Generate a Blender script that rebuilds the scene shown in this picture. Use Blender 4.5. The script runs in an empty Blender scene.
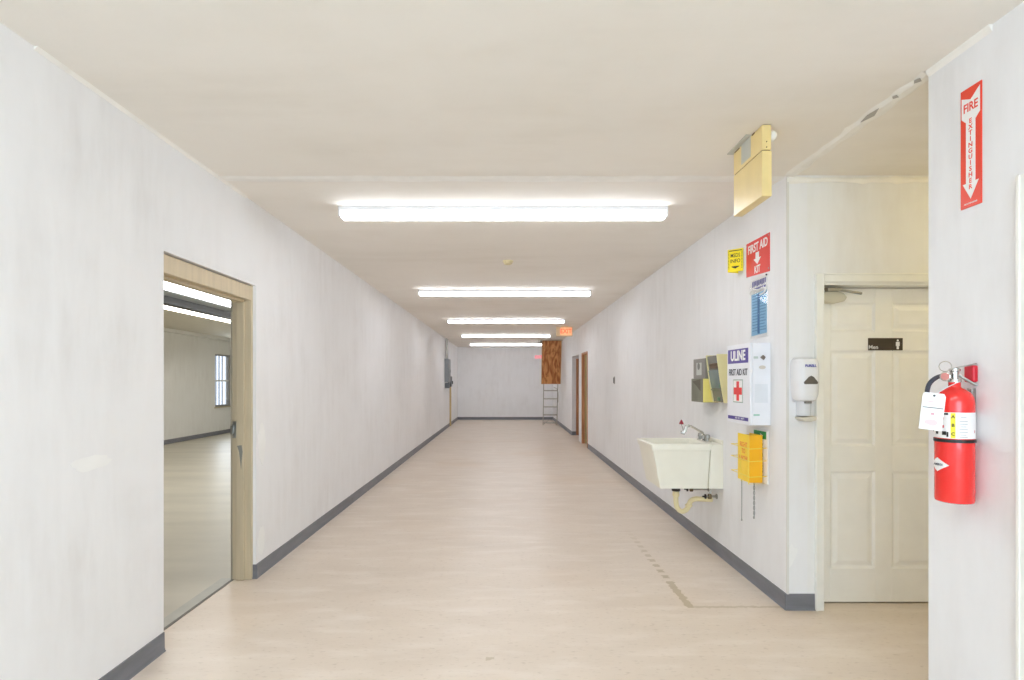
import bpy, bmesh, math, random
from mathutils import Vector, Matrix
random.seed(7)
S = bpy.context.scene
COL = S.collection
PI = math.pi

# ------------------------------------------------------------------ camera
cam = bpy.data.objects.new('camera', bpy.data.cameras.new('camera'))
COL.objects.link(cam)
cam.location = (0, 0, 1.44)
cam.rotation_euler = (PI/2, 0, 0)
cam.data.sensor_width = 36
cam.data.lens = 555/1024*36
cam.data.shift_x = 6/1024
cam.data.shift_y = 41.5/1024
cam.data.clip_start = 0.05
S.camera = cam

# ------------------------------------------------------------------ world, daylight, exposure
w = bpy.data.worlds.new('sky'); S.world = w
w.use_nodes = True
w.node_tree.nodes['Background'].inputs[0].default_value = (0.80, 0.89, 1.0, 1)
w.node_tree.nodes['Background'].inputs[1].default_value = 1.8
DAY = 124       # daylight through the window behind the camera
TUBE = 17.0      # the fluorescent diffusers
def area(name, loc, rot, sx, sy, e, c):
    l = bpy.data.lights.new(name, 'AREA'); l.shape = 'RECTANGLE'
    l.size = sx; l.size_y = sy; l.energy = e; l.color = c
    o = bpy.data.objects.new(name, l); COL.objects.link(o)
    o.location = loc; o.rotation_euler = rot
    return o
area('daylight', (-0.05, -3.93, 1.45), (PI/2, 0, 0), 3.0, 2.1, DAY, (0.55, 0.79, 1.0))
area('daylight_side_room', (-7.70, 15.3, 1.47), (0, -PI/2, 0), 1.3, 0.7, 30, (0.80, 0.90, 1.0))
S.view_settings.view_transform = 'Standard'
S.view_settings.look = 'None'
S.view_settings.gamma = 1
S.view_settings.use_curve_mapping = False
S.view_settings.exposure = 0.0
try:
    S.cycles.use_denoising = True
    S.cycles.max_bounces = 14
    S.cycles.diffuse_bounces = 10
    S.cycles.sample_clamp_indirect = 6
except Exception: pass

# ------------------------------------------------------------------ materials
def srgb(r, g, b):
    f = lambda c: (c/255/12.92) if c/255 <= 0.04045 else ((c/255+0.055)/1.055)**2.4
    return (f(r), f(g), f(b), 1)
MATS = {}
def mat(name, col, rough=0.5, metal=0.0, emit=0, var=0.0, vscale=(8, 8, 8), bump=0.0, bscale=60, spec=0.5, trans=0, alpha=1, ecol=None, coat=0):
    if name in MATS: return MATS[name]
    m = bpy.data.materials.new(name); m.use_nodes = True
    N = m.node_tree.nodes; L = m.node_tree.links
    p = N['Principled BSDF']
    p.inputs['Base Color'].default_value = col
    p.inputs['Roughness'].default_value = rough
    p.inputs['Metallic'].default_value = metal
    p.inputs['Specular IOR Level'].default_value = spec
    p.inputs['Coat Weight'].default_value = coat
    p.inputs['Transmission Weight'].default_value = trans
    p.inputs['Alpha'].default_value = alpha
    if emit:
        p.inputs['Emission Color'].default_value = ecol or col
        p.inputs['Emission Strength'].default_value = emit
    tc = N.new('ShaderNodeTexCoord')
    v = var if var else 0.03
    mp = N.new('ShaderNodeMapping'); mp.inputs['Scale'].default_value = vscale
    L.new(tc.outputs['Object'], mp.inputs[0])
    n = N.new('ShaderNodeTexNoise'); n.inputs['Scale'].default_value = 1; n.inputs['Detail'].default_value = 5
    L.new(mp.outputs[0], n.inputs['Vector'])
    mx = N.new('ShaderNodeMix'); mx.data_type = 'RGBA'
    mx.inputs[6].default_value = tuple(c*(1-v) for c in col[:3])+(1,)
    mx.inputs[7].default_value = tuple(min(1, c*(1+v)) for c in col[:3])+(1,)
    cr = N.new('ShaderNodeMapRange'); cr.inputs[1].default_value = 0.3; cr.inputs[2].default_value = 0.7
    L.new(n.outputs[0], cr.inputs[0]); L.new(cr.outputs[0], mx.inputs[0])
    L.new(mx.outputs[2], p.inputs['Base Color'])
    if bump:
        n2 = N.new('ShaderNodeTexNoise'); n2.inputs['Scale'].default_value = bscale; n2.inputs['Detail'].default_value = 4
        L.new(tc.outputs['Object'], n2.inputs['Vector'])
        b = N.new('ShaderNodeBump'); b.inputs['Strength'].default_value = bump; b.inputs['Distance'].default_value = 0.004
        L.new(n2.outputs[0], b.inputs['Height']); L.new(b.outputs[0], p.inputs['Normal'])
    MATS[name] = m
    return m

def plaster(name, base, dark, streak=(9, 9, 1.8), bump=0.25, seams=None):
    """hand-trowelled skim coat: two scales of mottling and a soft bump"""
    m = bpy.data.materials.new(name); m.use_nodes = True
    N = m.node_tree.nodes; L = m.node_tree.links; p = N['Principled BSDF']
    p.inputs['Roughness'].default_value = 0.75; p.inputs['Specular IOR Level'].default_value = 0.25
    tc = N.new('ShaderNodeTexCoord')
    def noise(sc, det, lo, hi):
        mp = N.new('ShaderNodeMapping'); mp.inputs['Scale'].default_value = sc
        L.new(tc.outputs['Object'], mp.inputs[0])
        n = N.new('ShaderNodeTexNoise'); n.inputs['Scale'].default_value = 1; n.inputs['Detail'].default_value = det
        n.inputs['Roughness'].default_value = 0.6
        L.new(mp.outputs[0], n.inputs['Vector'])
        r = N.new('ShaderNodeMapRange'); r.inputs[1].default_value = lo; r.inputs[2].default_value = hi
        L.new(n.outputs[0], r.inputs[0]); return r.outputs[0]
    a = noise(streak, 6, 0.35, 0.68)
    b = noise((1.1, 1.1, 1.4), 4, 0.35, 0.65)
    mul = N.new('ShaderNodeMath'); mul.operation = 'MULTIPLY'; L.new(a, mul.inputs[0]); L.new(b, mul.inputs[1])
    mx = N.new('ShaderNodeMix'); mx.data_type = 'RGBA'
    mx.inputs[6].default_value = base; mx.inputs[7].default_value = dark
    L.new(mul.outputs[0], mx.inputs[0]); L.new(mx.outputs[2], p.inputs['Base Color'])
    n2 = N.new('ShaderNodeTexNoise'); n2.inputs['Scale'].default_value = 9; n2.inputs['Detail'].default_value = 8
    L.new(tc.outputs['Object'], n2.inputs['Vector'])
    bm_ = N.new('ShaderNodeBump'); bm_.inputs['Strength'].default_value = bump; bm_.inputs['Distance'].default_value = 0.01
    L.new(n2.outputs[0], bm_.inputs['Height']); L.new(bm_.outputs[0], p.inputs['Normal'])
    MATS[name] = m
    return m

M_wall = plaster('wall_plaster', srgb(238, 238, 239), srgb(229, 228, 228))
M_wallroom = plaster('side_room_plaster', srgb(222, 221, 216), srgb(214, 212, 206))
M_alcove = plaster('alcove_plaster', srgb(238, 238, 237), srgb(228, 226, 222), bump=0.15)
M_ceil = plaster('ceiling_plaster', srgb(240, 235, 227), srgb(231, 225, 215), streak=(0.8, 3, 1), bump=0.2)
M_tape = mat('joint_compound', srgb(240, 237, 231), 0.8, var=0.04, bump=0.4, bscale=25)
M_patch = mat('patch_compound', srgb(241, 241, 240), 0.85, var=0.02, bump=0.2, bscale=30)
M_base = mat('baseboard_rubber', srgb(118, 119, 125), 0.45, var=0.12, vscale=(4, 4, 25), bump=0.15)
M_trimw = mat('trim_white', srgb(242, 241, 234), 0.4)
M_doorw = mat('door_paint', srgb(247, 246, 241), 0.45, var=0.02)
M_frame = mat('frame_beige', srgb(205, 189, 160), 0.5, var=0.08, vscale=(30, 30, 2), bump=0.1)
M_frame2 = mat('frame_grey_beige', srgb(176, 166, 148), 0.55, var=0.1, vscale=(20, 20, 2))
M_steel = mat('steel', srgb(170, 168, 162), 0.35, 0.9, var=0.08)
M_chrome = mat('chrome', srgb(205, 203, 198), 0.15, 1.0)
M_dark = mat('dark_grey', srgb(60, 60, 62), 0.5)
M_black = mat('black', srgb(32, 30, 29), 0.45)
M_white = mat('white_enamel', srgb(240, 240, 242), 0.35)
M_diff = mat('diffuser_lit', (1, 1, 1, 1), 0.4, emit=TUBE, ecol=(0.865, 0.903, 0.975, 1))
M_warmd = mat('diffuser_warm', (1, 1, 1, 1), 0.4, emit=7.5, ecol=(1.0, 0.93, 0.82, 1))

def floor_material():
    m = bpy.data.materials.new('floor_concrete_painted'); m.use_nodes = True
    N = m.node_tree.nodes; L = m.node_tree.links; p = N['Principled BSDF']
    tc = N.new('ShaderNodeTexCoord')
    def mp(sc):
        q = N.new('ShaderNodeMapping'); q.inputs['Scale'].default_value = sc; L.new(tc.outputs['Object'], q.inputs[0]); return q.outputs[0]
    def no(sc, d, lo, hi):
        n = N.new('ShaderNodeTexNoise'); n.inputs['Scale'].default_value = 1; n.inputs['Detail'].default_value = d
        L.new(mp(sc), n.inputs['Vector'])
        r = N.new('ShaderNodeMapRange'); r.inputs[1].default_value = lo; r.inputs[2].default_value = hi
        L.new(n.outputs[0], r.inputs[0]); return r.outputs[0]
    def mix(f, a, b):
        x = N.new('ShaderNodeMix'); x.data_type = 'RGBA'
        L.new(f, x.inputs[0])
        for s, v in ((6, a), (7, b)):
            if isinstance(v, tuple): x.inputs[s].default_value = v
            else: L.new(v, x.inputs[s])
        return x.outputs[2]
    def math_(op, a, b, c=None):
        x = N.new('ShaderNodeMath'); x.operation = op
        for i, v in enumerate((a, b, c)):
            if v is None: continue
            if isinstance(v, (int, float)): x.inputs[i].default_value = v
            else: L.new(v, x.inputs[i])
        return x.outputs[0]
    c = mix(no((1.2, 3.2, 1), 6, 0.3, 0.7), srgb(223, 210, 195), srgb(214, 200, 184))
    c = mix(no((26, 60, 1), 5, 0.58, 0.85), c, srgb(186, 170, 152))
    c = mix(no((2.5, 9, 1), 7, 0.5, 1.0), c, srgb(236, 226, 216))
    s = math_('MULTIPLY', no((0.7, 0.7, 1), 3, 0.55, 0.8), 0.5)
    c = mix(s, c, srgb(206, 180, 150))
    sep = N.new('ShaderNodeSeparateXYZ'); L.new(tc.outputs['Object'], sep.inputs[0])
    X, Y = sep.outputs[0], sep.outputs[1]
    # residue of an old floor tape: a broken line along the corridor, then a solid turn to the wall
    def band(v, c0, hw): return math_('LESS_THAN', math_('ABSOLUTE', math_('SUBTRACT', v, c0), 0), hw)
    def rng(v, a, b): return math_('MULTIPLY', math_('GREATER_THAN', v, a), math_('LESS_THAN', v, b))
    wob = no((25, 25, 1), 3, 0.25, 0.75)
    hw = math_('ADD', math_('MULTIPLY', wob, 0.026), 0.012)
    lng = math_('MULTIPLY', band(X, 1.175, hw), rng(Y, 3.53, 5.45))
    dash = math_('GREATER_THAN', math_('FRACT', math_('MULTIPLY', Y, 8.0), 0), 0.5)
    dash = math_('MAXIMUM', dash, math_('LESS_THAN', Y, 3.98))
    lng = math_('MULTIPLY', lng, dash)
    fade = N.new('ShaderNodeMapRange'); fade.inputs[1].default_value = 5.5; fade.inputs[2].default_value = 4.2; L.new(Y, fade.inputs[0])
    lng = math_('MULTIPLY', lng, fade.outputs[0])
    wid = math_('MULTIPLY', band(Y, 3.545, math_('ADD', math_('MULTIPLY', wob, 0.020), 0.004)), rng(X, 1.16, 1.8))
    sq = math_('MULTIPLY', math_('MULTIPLY', band(X, -0.083, 0.022), band(Y, 2.886, math_('MULTIPLY', wob, 0.035))), 0.7)
    msk = math_('MULTIPLY', math_('MAXIMUM', math_('MAXIMUM', lng, sq), math_('MULTIPLY', wid, 0.7)), 0.62)
    c = mix(msk, c, srgb(168, 150, 112))
    L.new(c, p.inputs['Base Color'])
    p.inputs['Roughness'].default_value = 0.36
    p.inputs['Specular IOR Level'].default_value = 0.35
    b = N.new('ShaderNodeBump'); b.inputs['Strength'].default_value = 0.06; b.inputs['Distance'].default_value = 0.01
    n = N.new('ShaderNodeTexNoise'); n.inputs['Scale'].default_value = 5; n.inputs['Detail'].default_value = 6
    L.new(tc.outputs['Object'], n.inputs['Vector']); L.new(n.outputs[0], b.inputs['Height']); L.new(b.outputs[0], p.inputs['Normal'])
    return m
M_floor = floor_material()
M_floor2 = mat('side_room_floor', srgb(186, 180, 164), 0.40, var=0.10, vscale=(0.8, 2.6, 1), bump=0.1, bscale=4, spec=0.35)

def wood(name, a, b, scale=(9, 9, 1.6), dist=5):
    m = bpy.data.materials.new(name); m.use_nodes = True
    N = m.node_tree.nodes; L = m.node_tree.links; p = N['Principled BSDF']
    tc = N.new('ShaderNodeTexCoord'); mp = N.new('ShaderNodeMapping'); mp.inputs['Scale'].default_value = scale
    L.new(tc.outputs['Object'], mp.inputs[0])
    wv = N.new('ShaderNodeTexNoise'); wv.inputs['Scale'].default_value = 1.0; wv.inputs['Distortion'].default_value = dist
    wv.inputs['Detail'].default_value = 4
    L.new(mp.outputs[0], wv.inputs['Vector'])
    r = N.new('ShaderNodeValToRGB'); r.color_ramp.elements[0].color = a; r.color_ramp.elements[1].color = b
    r.color_ramp.elements[0].position = 0.38; r.color_ramp.elements[1].position = 0.62
    L.new(wv.outputs[0], r.inputs[0]); L.new(r.outputs[0], p.inputs['Base Color'])
    p.inputs['Roughness'].default_value = 0.5
    return m
M_ply = wood('plywood', srgb(150, 84, 36), srgb(206, 146, 88), (5, 5, 1.1), 3)
M_doorwood = wood('door_wood', srgb(164, 108, 70), srgb(196, 140, 98), (20, 20, 1.2), 1)

# ------------------------------------------------------------------ mesh helpers
def bx(bm, x0, x1, y0, y1, z0, z1):
    x0, x1 = sorted((x0, x1)); y0, y1 = sorted((y0, y1)); z0, z1 = sorted((z0, z1))
    v = [bm.verts.new(c) for c in ((x0,y0,z0),(x1,y0,z0),(x1,y1,z0),(x0,y1,z0),(x0,y0,z1),(x1,y0,z1),(x1,y1,z1),(x0,y1,z1))]
    for f in ((3,2,1,0),(4,5,6,7),(0,1,5,4),(1,2,6,5),(2,3,7,6),(3,0,4,7)): bm.faces.new([v[i] for i in f])
    return bm
def box(*a): return bx(bmesh.new(), *a)
def boxes(*l):
    bm = bmesh.new()
    for a in l: bx(bm, *a)
    return bm
def prism(bm, pts, axis, a, b):
    """extrude a 2-D outline along an axis; pts are the two other coordinates in x,y,z order"""
    def mk(p, t):
        q = list(p); q.insert(axis, t); return bm.verts.new(q)
    A = [mk(p, a) for p in pts]; B = [mk(p, b) for p in pts]
    n = len(pts)
    bm.faces.new(A[::-1]); bm.faces.new(B)
    for i in range(n): bm.faces.new((A[i], A[(i+1) % n], B[(i+1) % n], B[i]))
    bmesh.ops.recalc_face_normals(bm, faces=bm.faces)
    return bm
def lathe(bm, prof, c=(0, 0, 0), axis='Z', n=32):
    """prof = [(radius, height)]"""
    rings = []
    R = {'Z': Matrix.Identity(3), 'X': Matrix.Rotation(PI/2, 3, 'Y'), 'Y': Matrix.Rotation(-PI/2, 3, 'X')}[axis] if isinstance(axis, str) else axis
    for r, h in prof:
        r = max(r, 1e-5)
        rings.append([bm.verts.new(Vector(c)+R @ Vector((r*math.cos(2*PI*i/n), r*math.sin(2*PI*i/n), h))) for i in range(n)])
    for k in range(len(rings)-1):
        for i in range(n):
            bm.faces.new((rings[k][i], rings[k][(i+1) % n], rings[k+1][(i+1) % n], rings[k+1][i]))
    bm.faces.new(rings[0][::-1]); bm.faces.new(rings[-1])
    bmesh.ops.recalc_face_normals(bm, faces=bm.faces)
    return bm
def tube(bm, pts, r, n=12, sub=1):
    pts = [Vector(p) for p in pts]
    if sub > 1:                                   # Catmull-Rom smoothing
        q = []
        for i in range(len(pts)-1):
            p0 = pts[max(i-1, 0)]; p1 = pts[i]; p2 = pts[i+1]; p3 = pts[min(i+2, len(pts)-1)]
            for k in range(sub):
                t = k/sub
                q.append(0.5*((2*p1)+(p2-p0)*t+(2*p0-5*p1+4*p2-p3)*t*t+(3*p1-p0-3*p2+p3)*t**3))
        q.append(pts[-1]); pts = q
    rings = []; up = None
    for i, p in enumerate(pts):
        d = (pts[min(i+1, len(pts)-1)]-pts[max(i-1, 0)]).normalized()
        if up is None: up = d.orthogonal().normalized()
        up = (up-d*up.dot(d)).normalized(); s = d.cross(up)
        rr = r[i] if isinstance(r, (list, tuple)) else r
        rings.append([bm.verts.new(p+rr*(math.cos(2*PI*k/n)*up+math.sin(2*PI*k/n)*s)) for k in range(n)])
    for k in range(len(rings)-1):
        for i in range(n): bm.faces.new((rings[k][i], rings[k][(i+1) % n], rings[k+1][(i+1) % n], rings[k+1][i]))
    bm.faces.new(rings[0][::-1]); bm.faces.new(rings[-1])
    bmesh.ops.recalc_face_normals(bm, faces=bm.faces)
    return bm
def obj(name, bm, m, parent=None, bevel=0, smooth=False, label=None, seg=2):
    me = bpy.data.meshes.new(name); bm.normal_update(); bm.to_mesh(me); bm.free()
    me.materials.append(m)
    o = bpy.data.objects.new(name, me); COL.objects.link(o)
    if parent: o.parent = parent
    if smooth:
        for p in me.polygons: p.use_smooth = True
        try: me.set_sharp_from_angle(angle=math.radians(40))
        except Exception: pass
    if bevel:
        b = o.modifiers.new('bevel', 'BEVEL'); b.width = bevel; b.segments = seg; b.limit_method = 'ANGLE'
    if label: o['label'] = label
    return o
def thing(name, label, cat, loc=(0, 0, 0), rz=0, group=None):
    o = bpy.data.objects.new(name, None); COL.objects.link(o); o.empty_display_size = 0.05
    o.location = loc; o.rotation_euler = (0, 0, rz); o['label'] = label; o['category'] = cat
    if group: o['group'] = group
    return o
def struct(name, bm, m, parent=None, bevel=0):
    o = obj(name, bm, m, parent, bevel)
    if not parent: o['kind'] = 'structure'
    return o
def sthing(name, loc=(0, 0, 0), rz=0):
    o = bpy.data.objects.new(name, None); COL.objects.link(o); o.empty_display_size = 0.05
    o.location = loc; o.rotation_euler = (0, 0, rz); o['kind'] = 'structure'
    return o
RW = -PI/2     # turn of a thing mounted on the right-hand wall: its front (-y) looks at -X
LW = PI/2
def text(name, body, size, x, z, y, m, parent, sx=1.0, bold=0.0, rot=0.0, align='CENTER', ex=0.0006, spacing=1.0, line=1.0):
    """lettering lying in the local xz plane and facing local -y"""
    cu = bpy.data.curves.new('t', 'FONT'); cu.body = body; cu.size = size; cu.extrude = ex
    cu.offset = bold*size; cu.align_x = align; cu.align_y = 'CENTER'; cu.resolution_u = 3
    cu.space_character = spacing; cu.space_line = line
    t = bpy.data.objects.new('t', cu); COL.objects.link(t)
    dg = bpy.context.evaluated_depsgraph_get(); dg.update()
    me = bpy.data.meshes.new_from_object(t.evaluated_get(dg)); me.name = name
    bpy.data.objects.remove(t); bpy.data.curves.remove(cu)
    Mx = Matrix.Translation((x, y, z)) @ Matrix.Rotation(rot, 4, 'Y') @ Matrix.Rotation(PI/2, 4, 'X') @ Matrix.Diagonal((sx, 1, 1, 1))
    me.transform(Mx); me.materials.clear(); me.materials.append(m)
    o = bpy.data.objects.new(name, me); COL.objects.link(o); o.parent = parent
    return o
def flat(pts, y0, y1):
    """a thin plate with an outline in local xz between depths y0 and y1"""
    return prism(bmesh.new(), pts, 1, y0, y1)
def arrow_down(cx, top, bot, sw, hw, hh):
    return [(cx-sw, top), (cx-sw, bot+hh), (cx-hw, bot+hh), (cx, bot), (cx+hw, bot+hh), (cx+sw, bot+hh), (cx+sw, top)]

# ------------------------------------------------------------------ the setting
H = 2.74
XL, XR = -1.83, 1.77
YF = 20.95
YB = -4.0
struct('floor', box(-1.985, 5.0, YB, YF+0.15, -0.10, 0.0), M_floor)
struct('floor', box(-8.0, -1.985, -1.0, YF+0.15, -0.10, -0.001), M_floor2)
struct('ceiling', box(-2.03, 5.0, YB-0.1, YF+0.15, H, H+0.12), M_ceil)
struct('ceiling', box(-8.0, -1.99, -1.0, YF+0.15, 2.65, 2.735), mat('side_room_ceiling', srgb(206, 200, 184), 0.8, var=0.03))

DY0, DY1, DZ = 2.967, 4.06, 2.14      # the opening in the left wall
bm = boxes((-1.99, XL, YB, DY0, 0, H), (-1.99, XL, DY0, DY1, DZ, H), (-1.99, XL, DY1, YF, 0, H))
struct('wall_left', bm, M_wall)
struct('wall_right', boxes((XR, XR+0.12, YB, 0.92, 0, H), (XR, XR+0.12, 0.92, 1.818, 2.06, H), (XR, XR+0.12, 1.818, 2.325, 0, H)), M_wall)
TW = 0.13
struct('wall_right', boxes((XR, XR+TW, 3.5, 12.02, 0, H), (XR, XR+TW, 12.02, 12.92, 2.10, H), (XR, XR+TW, 12.92, 13.5, 0, H),
        (XR, XR+TW, 13.5, 14.9, 2.10, H), (XR, XR+TW, 14.9, YF, 0, H)), M_wall)
struct('wall_far', box(-2.03, 5.0, YF, YF+0.12, 0, H), M_wall)
# alcove on the right
struct('wall_alcove', boxes((XR+TW, 1.992, 3.5, 3.66, 0, H), (1.992, 2.912, 3.5, 3.66, 2.065, H), (2.912, 3.9, 3.5, 3.66, 0, H)), M_alcove)
struct('wall_alcove_near', box(XR+0.12, 3.9, 2.205, 2.325, 0, H), M_alcove)
struct('wall_alcove_end', box(3.9, 4.0, 2.205, 4.7, 0, H), M_alcove)
struct('light_block_restroom', box(XR+TW, 3.9, 4.6, 4.7, 0, H), M_wall)  # unseen wall added to stop sky light leaking round the restroom door
struct('light_block_door_3', boxes((2.6, 2.7, YB, 2.205, 0, H)), M_wall)  # added out of view, blocks sky light behind door_3
struct('light_block_door_4', boxes((2.8, 2.9, 11.8, 13.4, 0, H), (XR+TW, 2.8, 11.8, 11.9, 0, H)), M_wall)  # unseen closure added behind door_4 to keep sky light out
# behind the camera: window wall
wb = boxes((-2.03, -1.55, YB-0.1, YB, 0, H), (1.45, 2.7, YB-0.1, YB, 0, H), (-1.55, 1.45, YB-0.1, YB, 0, 0.4), (-1.55, 1.45, YB-0.1, YB, 2.5, H))
struct('wall_back', wb, M_wall)
# side rooms beyond the right-hand openings
struct('wall_passage_far', box(XR+TW, 4.4, 14.9, 15.0, 0, H), M_wall)
struct('wall_passage_near', box(XR+TW, 4.4, 13.4, 13.5, 0, H), M_wall)
struct('wall_passage_end', box(4.4, 4.5, 13.4, 15.0, 0, H), M_wall)
# side room beyond the left doorway
WY0, WY1, WZ0, WZ1 = 14.88, 15.72, 0.757, 2.18
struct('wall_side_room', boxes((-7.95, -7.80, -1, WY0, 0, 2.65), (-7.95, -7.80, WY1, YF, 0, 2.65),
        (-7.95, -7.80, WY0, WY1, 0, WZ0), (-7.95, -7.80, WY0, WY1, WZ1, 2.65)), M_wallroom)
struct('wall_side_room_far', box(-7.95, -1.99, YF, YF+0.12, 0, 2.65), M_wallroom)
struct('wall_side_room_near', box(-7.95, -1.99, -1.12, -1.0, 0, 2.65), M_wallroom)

# baseboards: rubber cove base with a small toe
def cove(bm, p, q, n):
    """p,q floor points on the wall face, n = unit direction into the room"""
    p, q, n = Vector(p), Vector(q), Vector(n)
    prof = [(0, 0), (0.014, 0), (0.009, 0.006), (0.006, 0.018), (0.005, 0.100), (0, 0.102)]
    A = [bm.verts.new(p+n*a+Vector((0, 0, h))) for a, h in prof]; B = [bm.verts.new(q+n*a+Vector((0, 0, h))) for a, h in prof]
    k = len(prof); bm.faces.new(A); bm.faces.new(B[::-1])
    for i in range(k): bm.faces.new((A[i], A[(i+1) % k], B[(i+1) % k], B[i]))
    bmesh.ops.recalc_face_normals(bm, faces=bm.faces)
bm = bmesh.new()
cove(bm, (XL, YB, 0), (XL, DY0, 0), (1, 0, 0)); cove(bm, (XL, DY0+0.0, 0), (XL-0.03, DY0, 0), (0, 1, 0))
struct('baseboard_left', bm, M_base)
bm = bmesh.new()
cove(bm, (XL, DY1, 0), (XL, 17.95, 0), (1, 0, 0)); cove(bm, (XL+0.014, DY1, 0), (XL-0.03, DY1, 0), (0, -1, 0)); cove(bm, (XL, 18.1, 0), (XL, YF, 0), (1, 0, 0))
struct('baseboard_left', bm, M_base)
bm = bmesh.new()
cove(bm, (XR, 3.49, 0), (XR, 12.0, 0), (-1, 0, 0)); cove(bm, (XR, 14.9, 0), (XR, YF, 0), (-1, 0, 0))
struct('baseboard_right', bm, M_base)
bm = bmesh.new(); cove(bm, (XR+TW, 14.9, 0), (4.4, 14.9, 0), (0, -1, 0)); cove(bm, (XR-0.005, 14.9, 0), (XR+TW, 14.9, 0), (0, -1, 0))
struct('baseboard_passage', bm, M_base)
bm = bmesh.new(); cove(bm, (XL, YF, 0), (XR, YF, 0), (0, -1, 0)); struct('baseboard_far', bm, M_base)
bm = bmesh.new(); cove(bm, (XR-0.012, 3.5, 0), (1.953, 3.5, 0), (0, -1, 0)); struct('baseboard_alcove', bm, M_base)
bm = bmesh.new(); cove(bm, (3.9, 2.325, 0), (3.9, 3.5, 0), (-1, 0, 0)); cove(bm, (2.955, 3.5, 0), (3.9, 3.5, 0), (0, -1, 0)); struct('baseboard_alcove', bm, M_base)
bm = bmesh.new(); cove(bm, (-7.8, -1, 0), (-7.8, YF, 0), (1, 0, 0)); struct('baseboard_side_room', bm, M_base)

# taped joints on the ceiling and along the wall tops, left proud by the plasterer
def strip(bm, p, q, half, th, up, jit=0.004, n=40):
    p, q, up = Vector(p), Vector(q), Vector(up); d = (q-p); s = d.normalized().cross(up)
    rows = []
    for i in range(n+1):
        c = p+d*(i/n); h1 = half+random.uniform(-jit, jit); h2 = half+random.uniform(-jit, jit)
        rows.append([bm.verts.new(c+s*h1), bm.verts.new(c+s*h1*0.4-up*th), bm.verts.new(c-s*h2*0.4-up*th), bm.verts.new(c-s*h2)])
    for a, b in zip(rows, rows[1:]):
        for k in range(3): bm.faces.new((a[k], a[k+1], b[k+1], b[k]))
    bmesh.ops.recalc_face_normals(bm, faces=bm.faces)
bm = bmesh.new(); strip(bm, (XL, 3.56, H), (XR, 3.56, H), 0.05, 0.006, (0, 0, 1), 0.01)
struct('trim_1', bm, M_tape)
bm = bmesh.new(); strip(bm, (XR+0.02, 2.325, H), (XR+0.02, 3.52, H), 0.04, 0.010, (0, 0, 1), 0.014, 16)
struct('trim_2', bm, M_tape)
bm = bmesh.new()
prism(bm, [(XL, H-0.014), (XL+0.004, H-0.012), (XL+0.016, H), (XL, H)], 1, 2.15, 3.9)
struct('trim_3', bm, M_tape)
bm = bmesh.new()
prism(bm, [(XR, H-0.026), (XR-0.006, H-0.018), (XR-0.014, H), (XR, H)], 1, 2.02, 2.325)
struct('trim_4', bm, M_tape)
bm = bmesh.new(); strip(bm, (XR, 3.497, H-0.03), (3.9, 3.497, H-0.03), 0.02, 0.004, (0, 1, 0), 0.008)
struct('trim_5', bm, M_tape)
bm = bmesh.new()
bx(bm, XR-0.002, XR+0.012, 3.494, 3.502, 0.10, H)
struct('trim_6', bm, mat('corner_bead', srgb(222, 220, 215), 0.6))
# patches of fresh compound on the walls
def blob(cx, cz, rx, rz, seed, n=18):
    r = random.Random(seed)
    return [(cx+rx*math.cos(2*PI*i/n)*r.uniform(.8, 1.1), cz+rz*math.sin(2*PI*i/n)*r.uniform(.8, 1.1)) for i in range(n)]
for k, (y, z, ry, rz) in enumerate(((4.16, 0.98, 0.06, 0.16), (4.15, 0.25, 0.06, 0.12), (2.45, 1.08, 0.12, 0.035))):
    bm = prism(bmesh.new(), blob(y, z, ry, rz, k), 0, XL-0.002, XL+0.0015); struct('trim_%d' % (7+k), bm, M_patch)
bm = prism(bmesh.new(), [(1.775, 0.37), (1.80, 0.42), (1.815, 0.39), (1.838, 0.39), (1.835, 0.36), (1.80, 0.28), (1.778, 0.26)], 1, 3.4975, 3.502)
struct('trim_10', bm, M_patch)
# a chipped spot in the ceiling joint by the alcove
bm = bmesh.new()
for (a, b, wd) in ((2.62, 2.76, 0.016), (2.50, 2.53, 0.010), (2.36, 2.40, 0.012)):
    prism(bm, [(XR-0.01, a), (XR+wd, (a+b)/2), (XR-0.006, b), (XR-0.02, (a+b)/2)], 2, H-0.0125, H-0.009)
struct('trim_11', bm, mat('chip_grey', srgb(176, 171, 164), 0.9))

# ------------------------------------------------------------------ door_1: metal frame of the left opening (no door leaf in it)
d = sthing('door_1', (0, 0, 0))
fx0, fx1 = -1.988, -1.851
obj('jamb', boxes((fx0, fx1, DY1-0.03, DY1, 0, DZ-0.0), (fx0+0.035, fx1-0.045, DY1-0.046, DY1-0.03, 0, 2.03)), M_frame, d, 0.003)
obj('jamb', boxes((fx0, fx1, DY0, DY0+0.03, 0, DZ), (fx0+0.035, fx1-0.045, DY0+0.03, DY0+0.046, 0, 2.03)), M_frame, d, 0.003)
obj('header', boxes((fx0, fx1, DY0+0.03, DY1-0.03, 2.03, DZ-0.008), (fx0+0.035, fx1-0.045, DY0+0.03, DY1-0.03, 2.012, 2.03)), M_frame, d, 0.003)
obj('jamb_edge', box(-1.999, -1.988, DY1-0.032, DY1+0.04, 0, 2.14), M_frame2, d, 0.002)
obj('strike_plate', boxes((-1.986, -1.958, DY1-0.033, DY1-0.0295, 1.03, 1.15), (-1.995, -1.975, DY1-0.046, DY1-0.03, 1.06, 1.12)), M_steel, d, 0.001, label='worn steel strike plate')
obj('hinge_scar', prism(bmesh.new(), [(-1.945, 0.975), (-1.912, 0.98), (-1.905, 0.93), (-1.912, 0.87), (-1.916, 0.80), (-1.922, 0.86), (-1.930, 0.93)], 1, DY1-0.0472, DY1-0.040), mat('bare_metal', srgb(140, 138, 132), 0.6), d)
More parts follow.
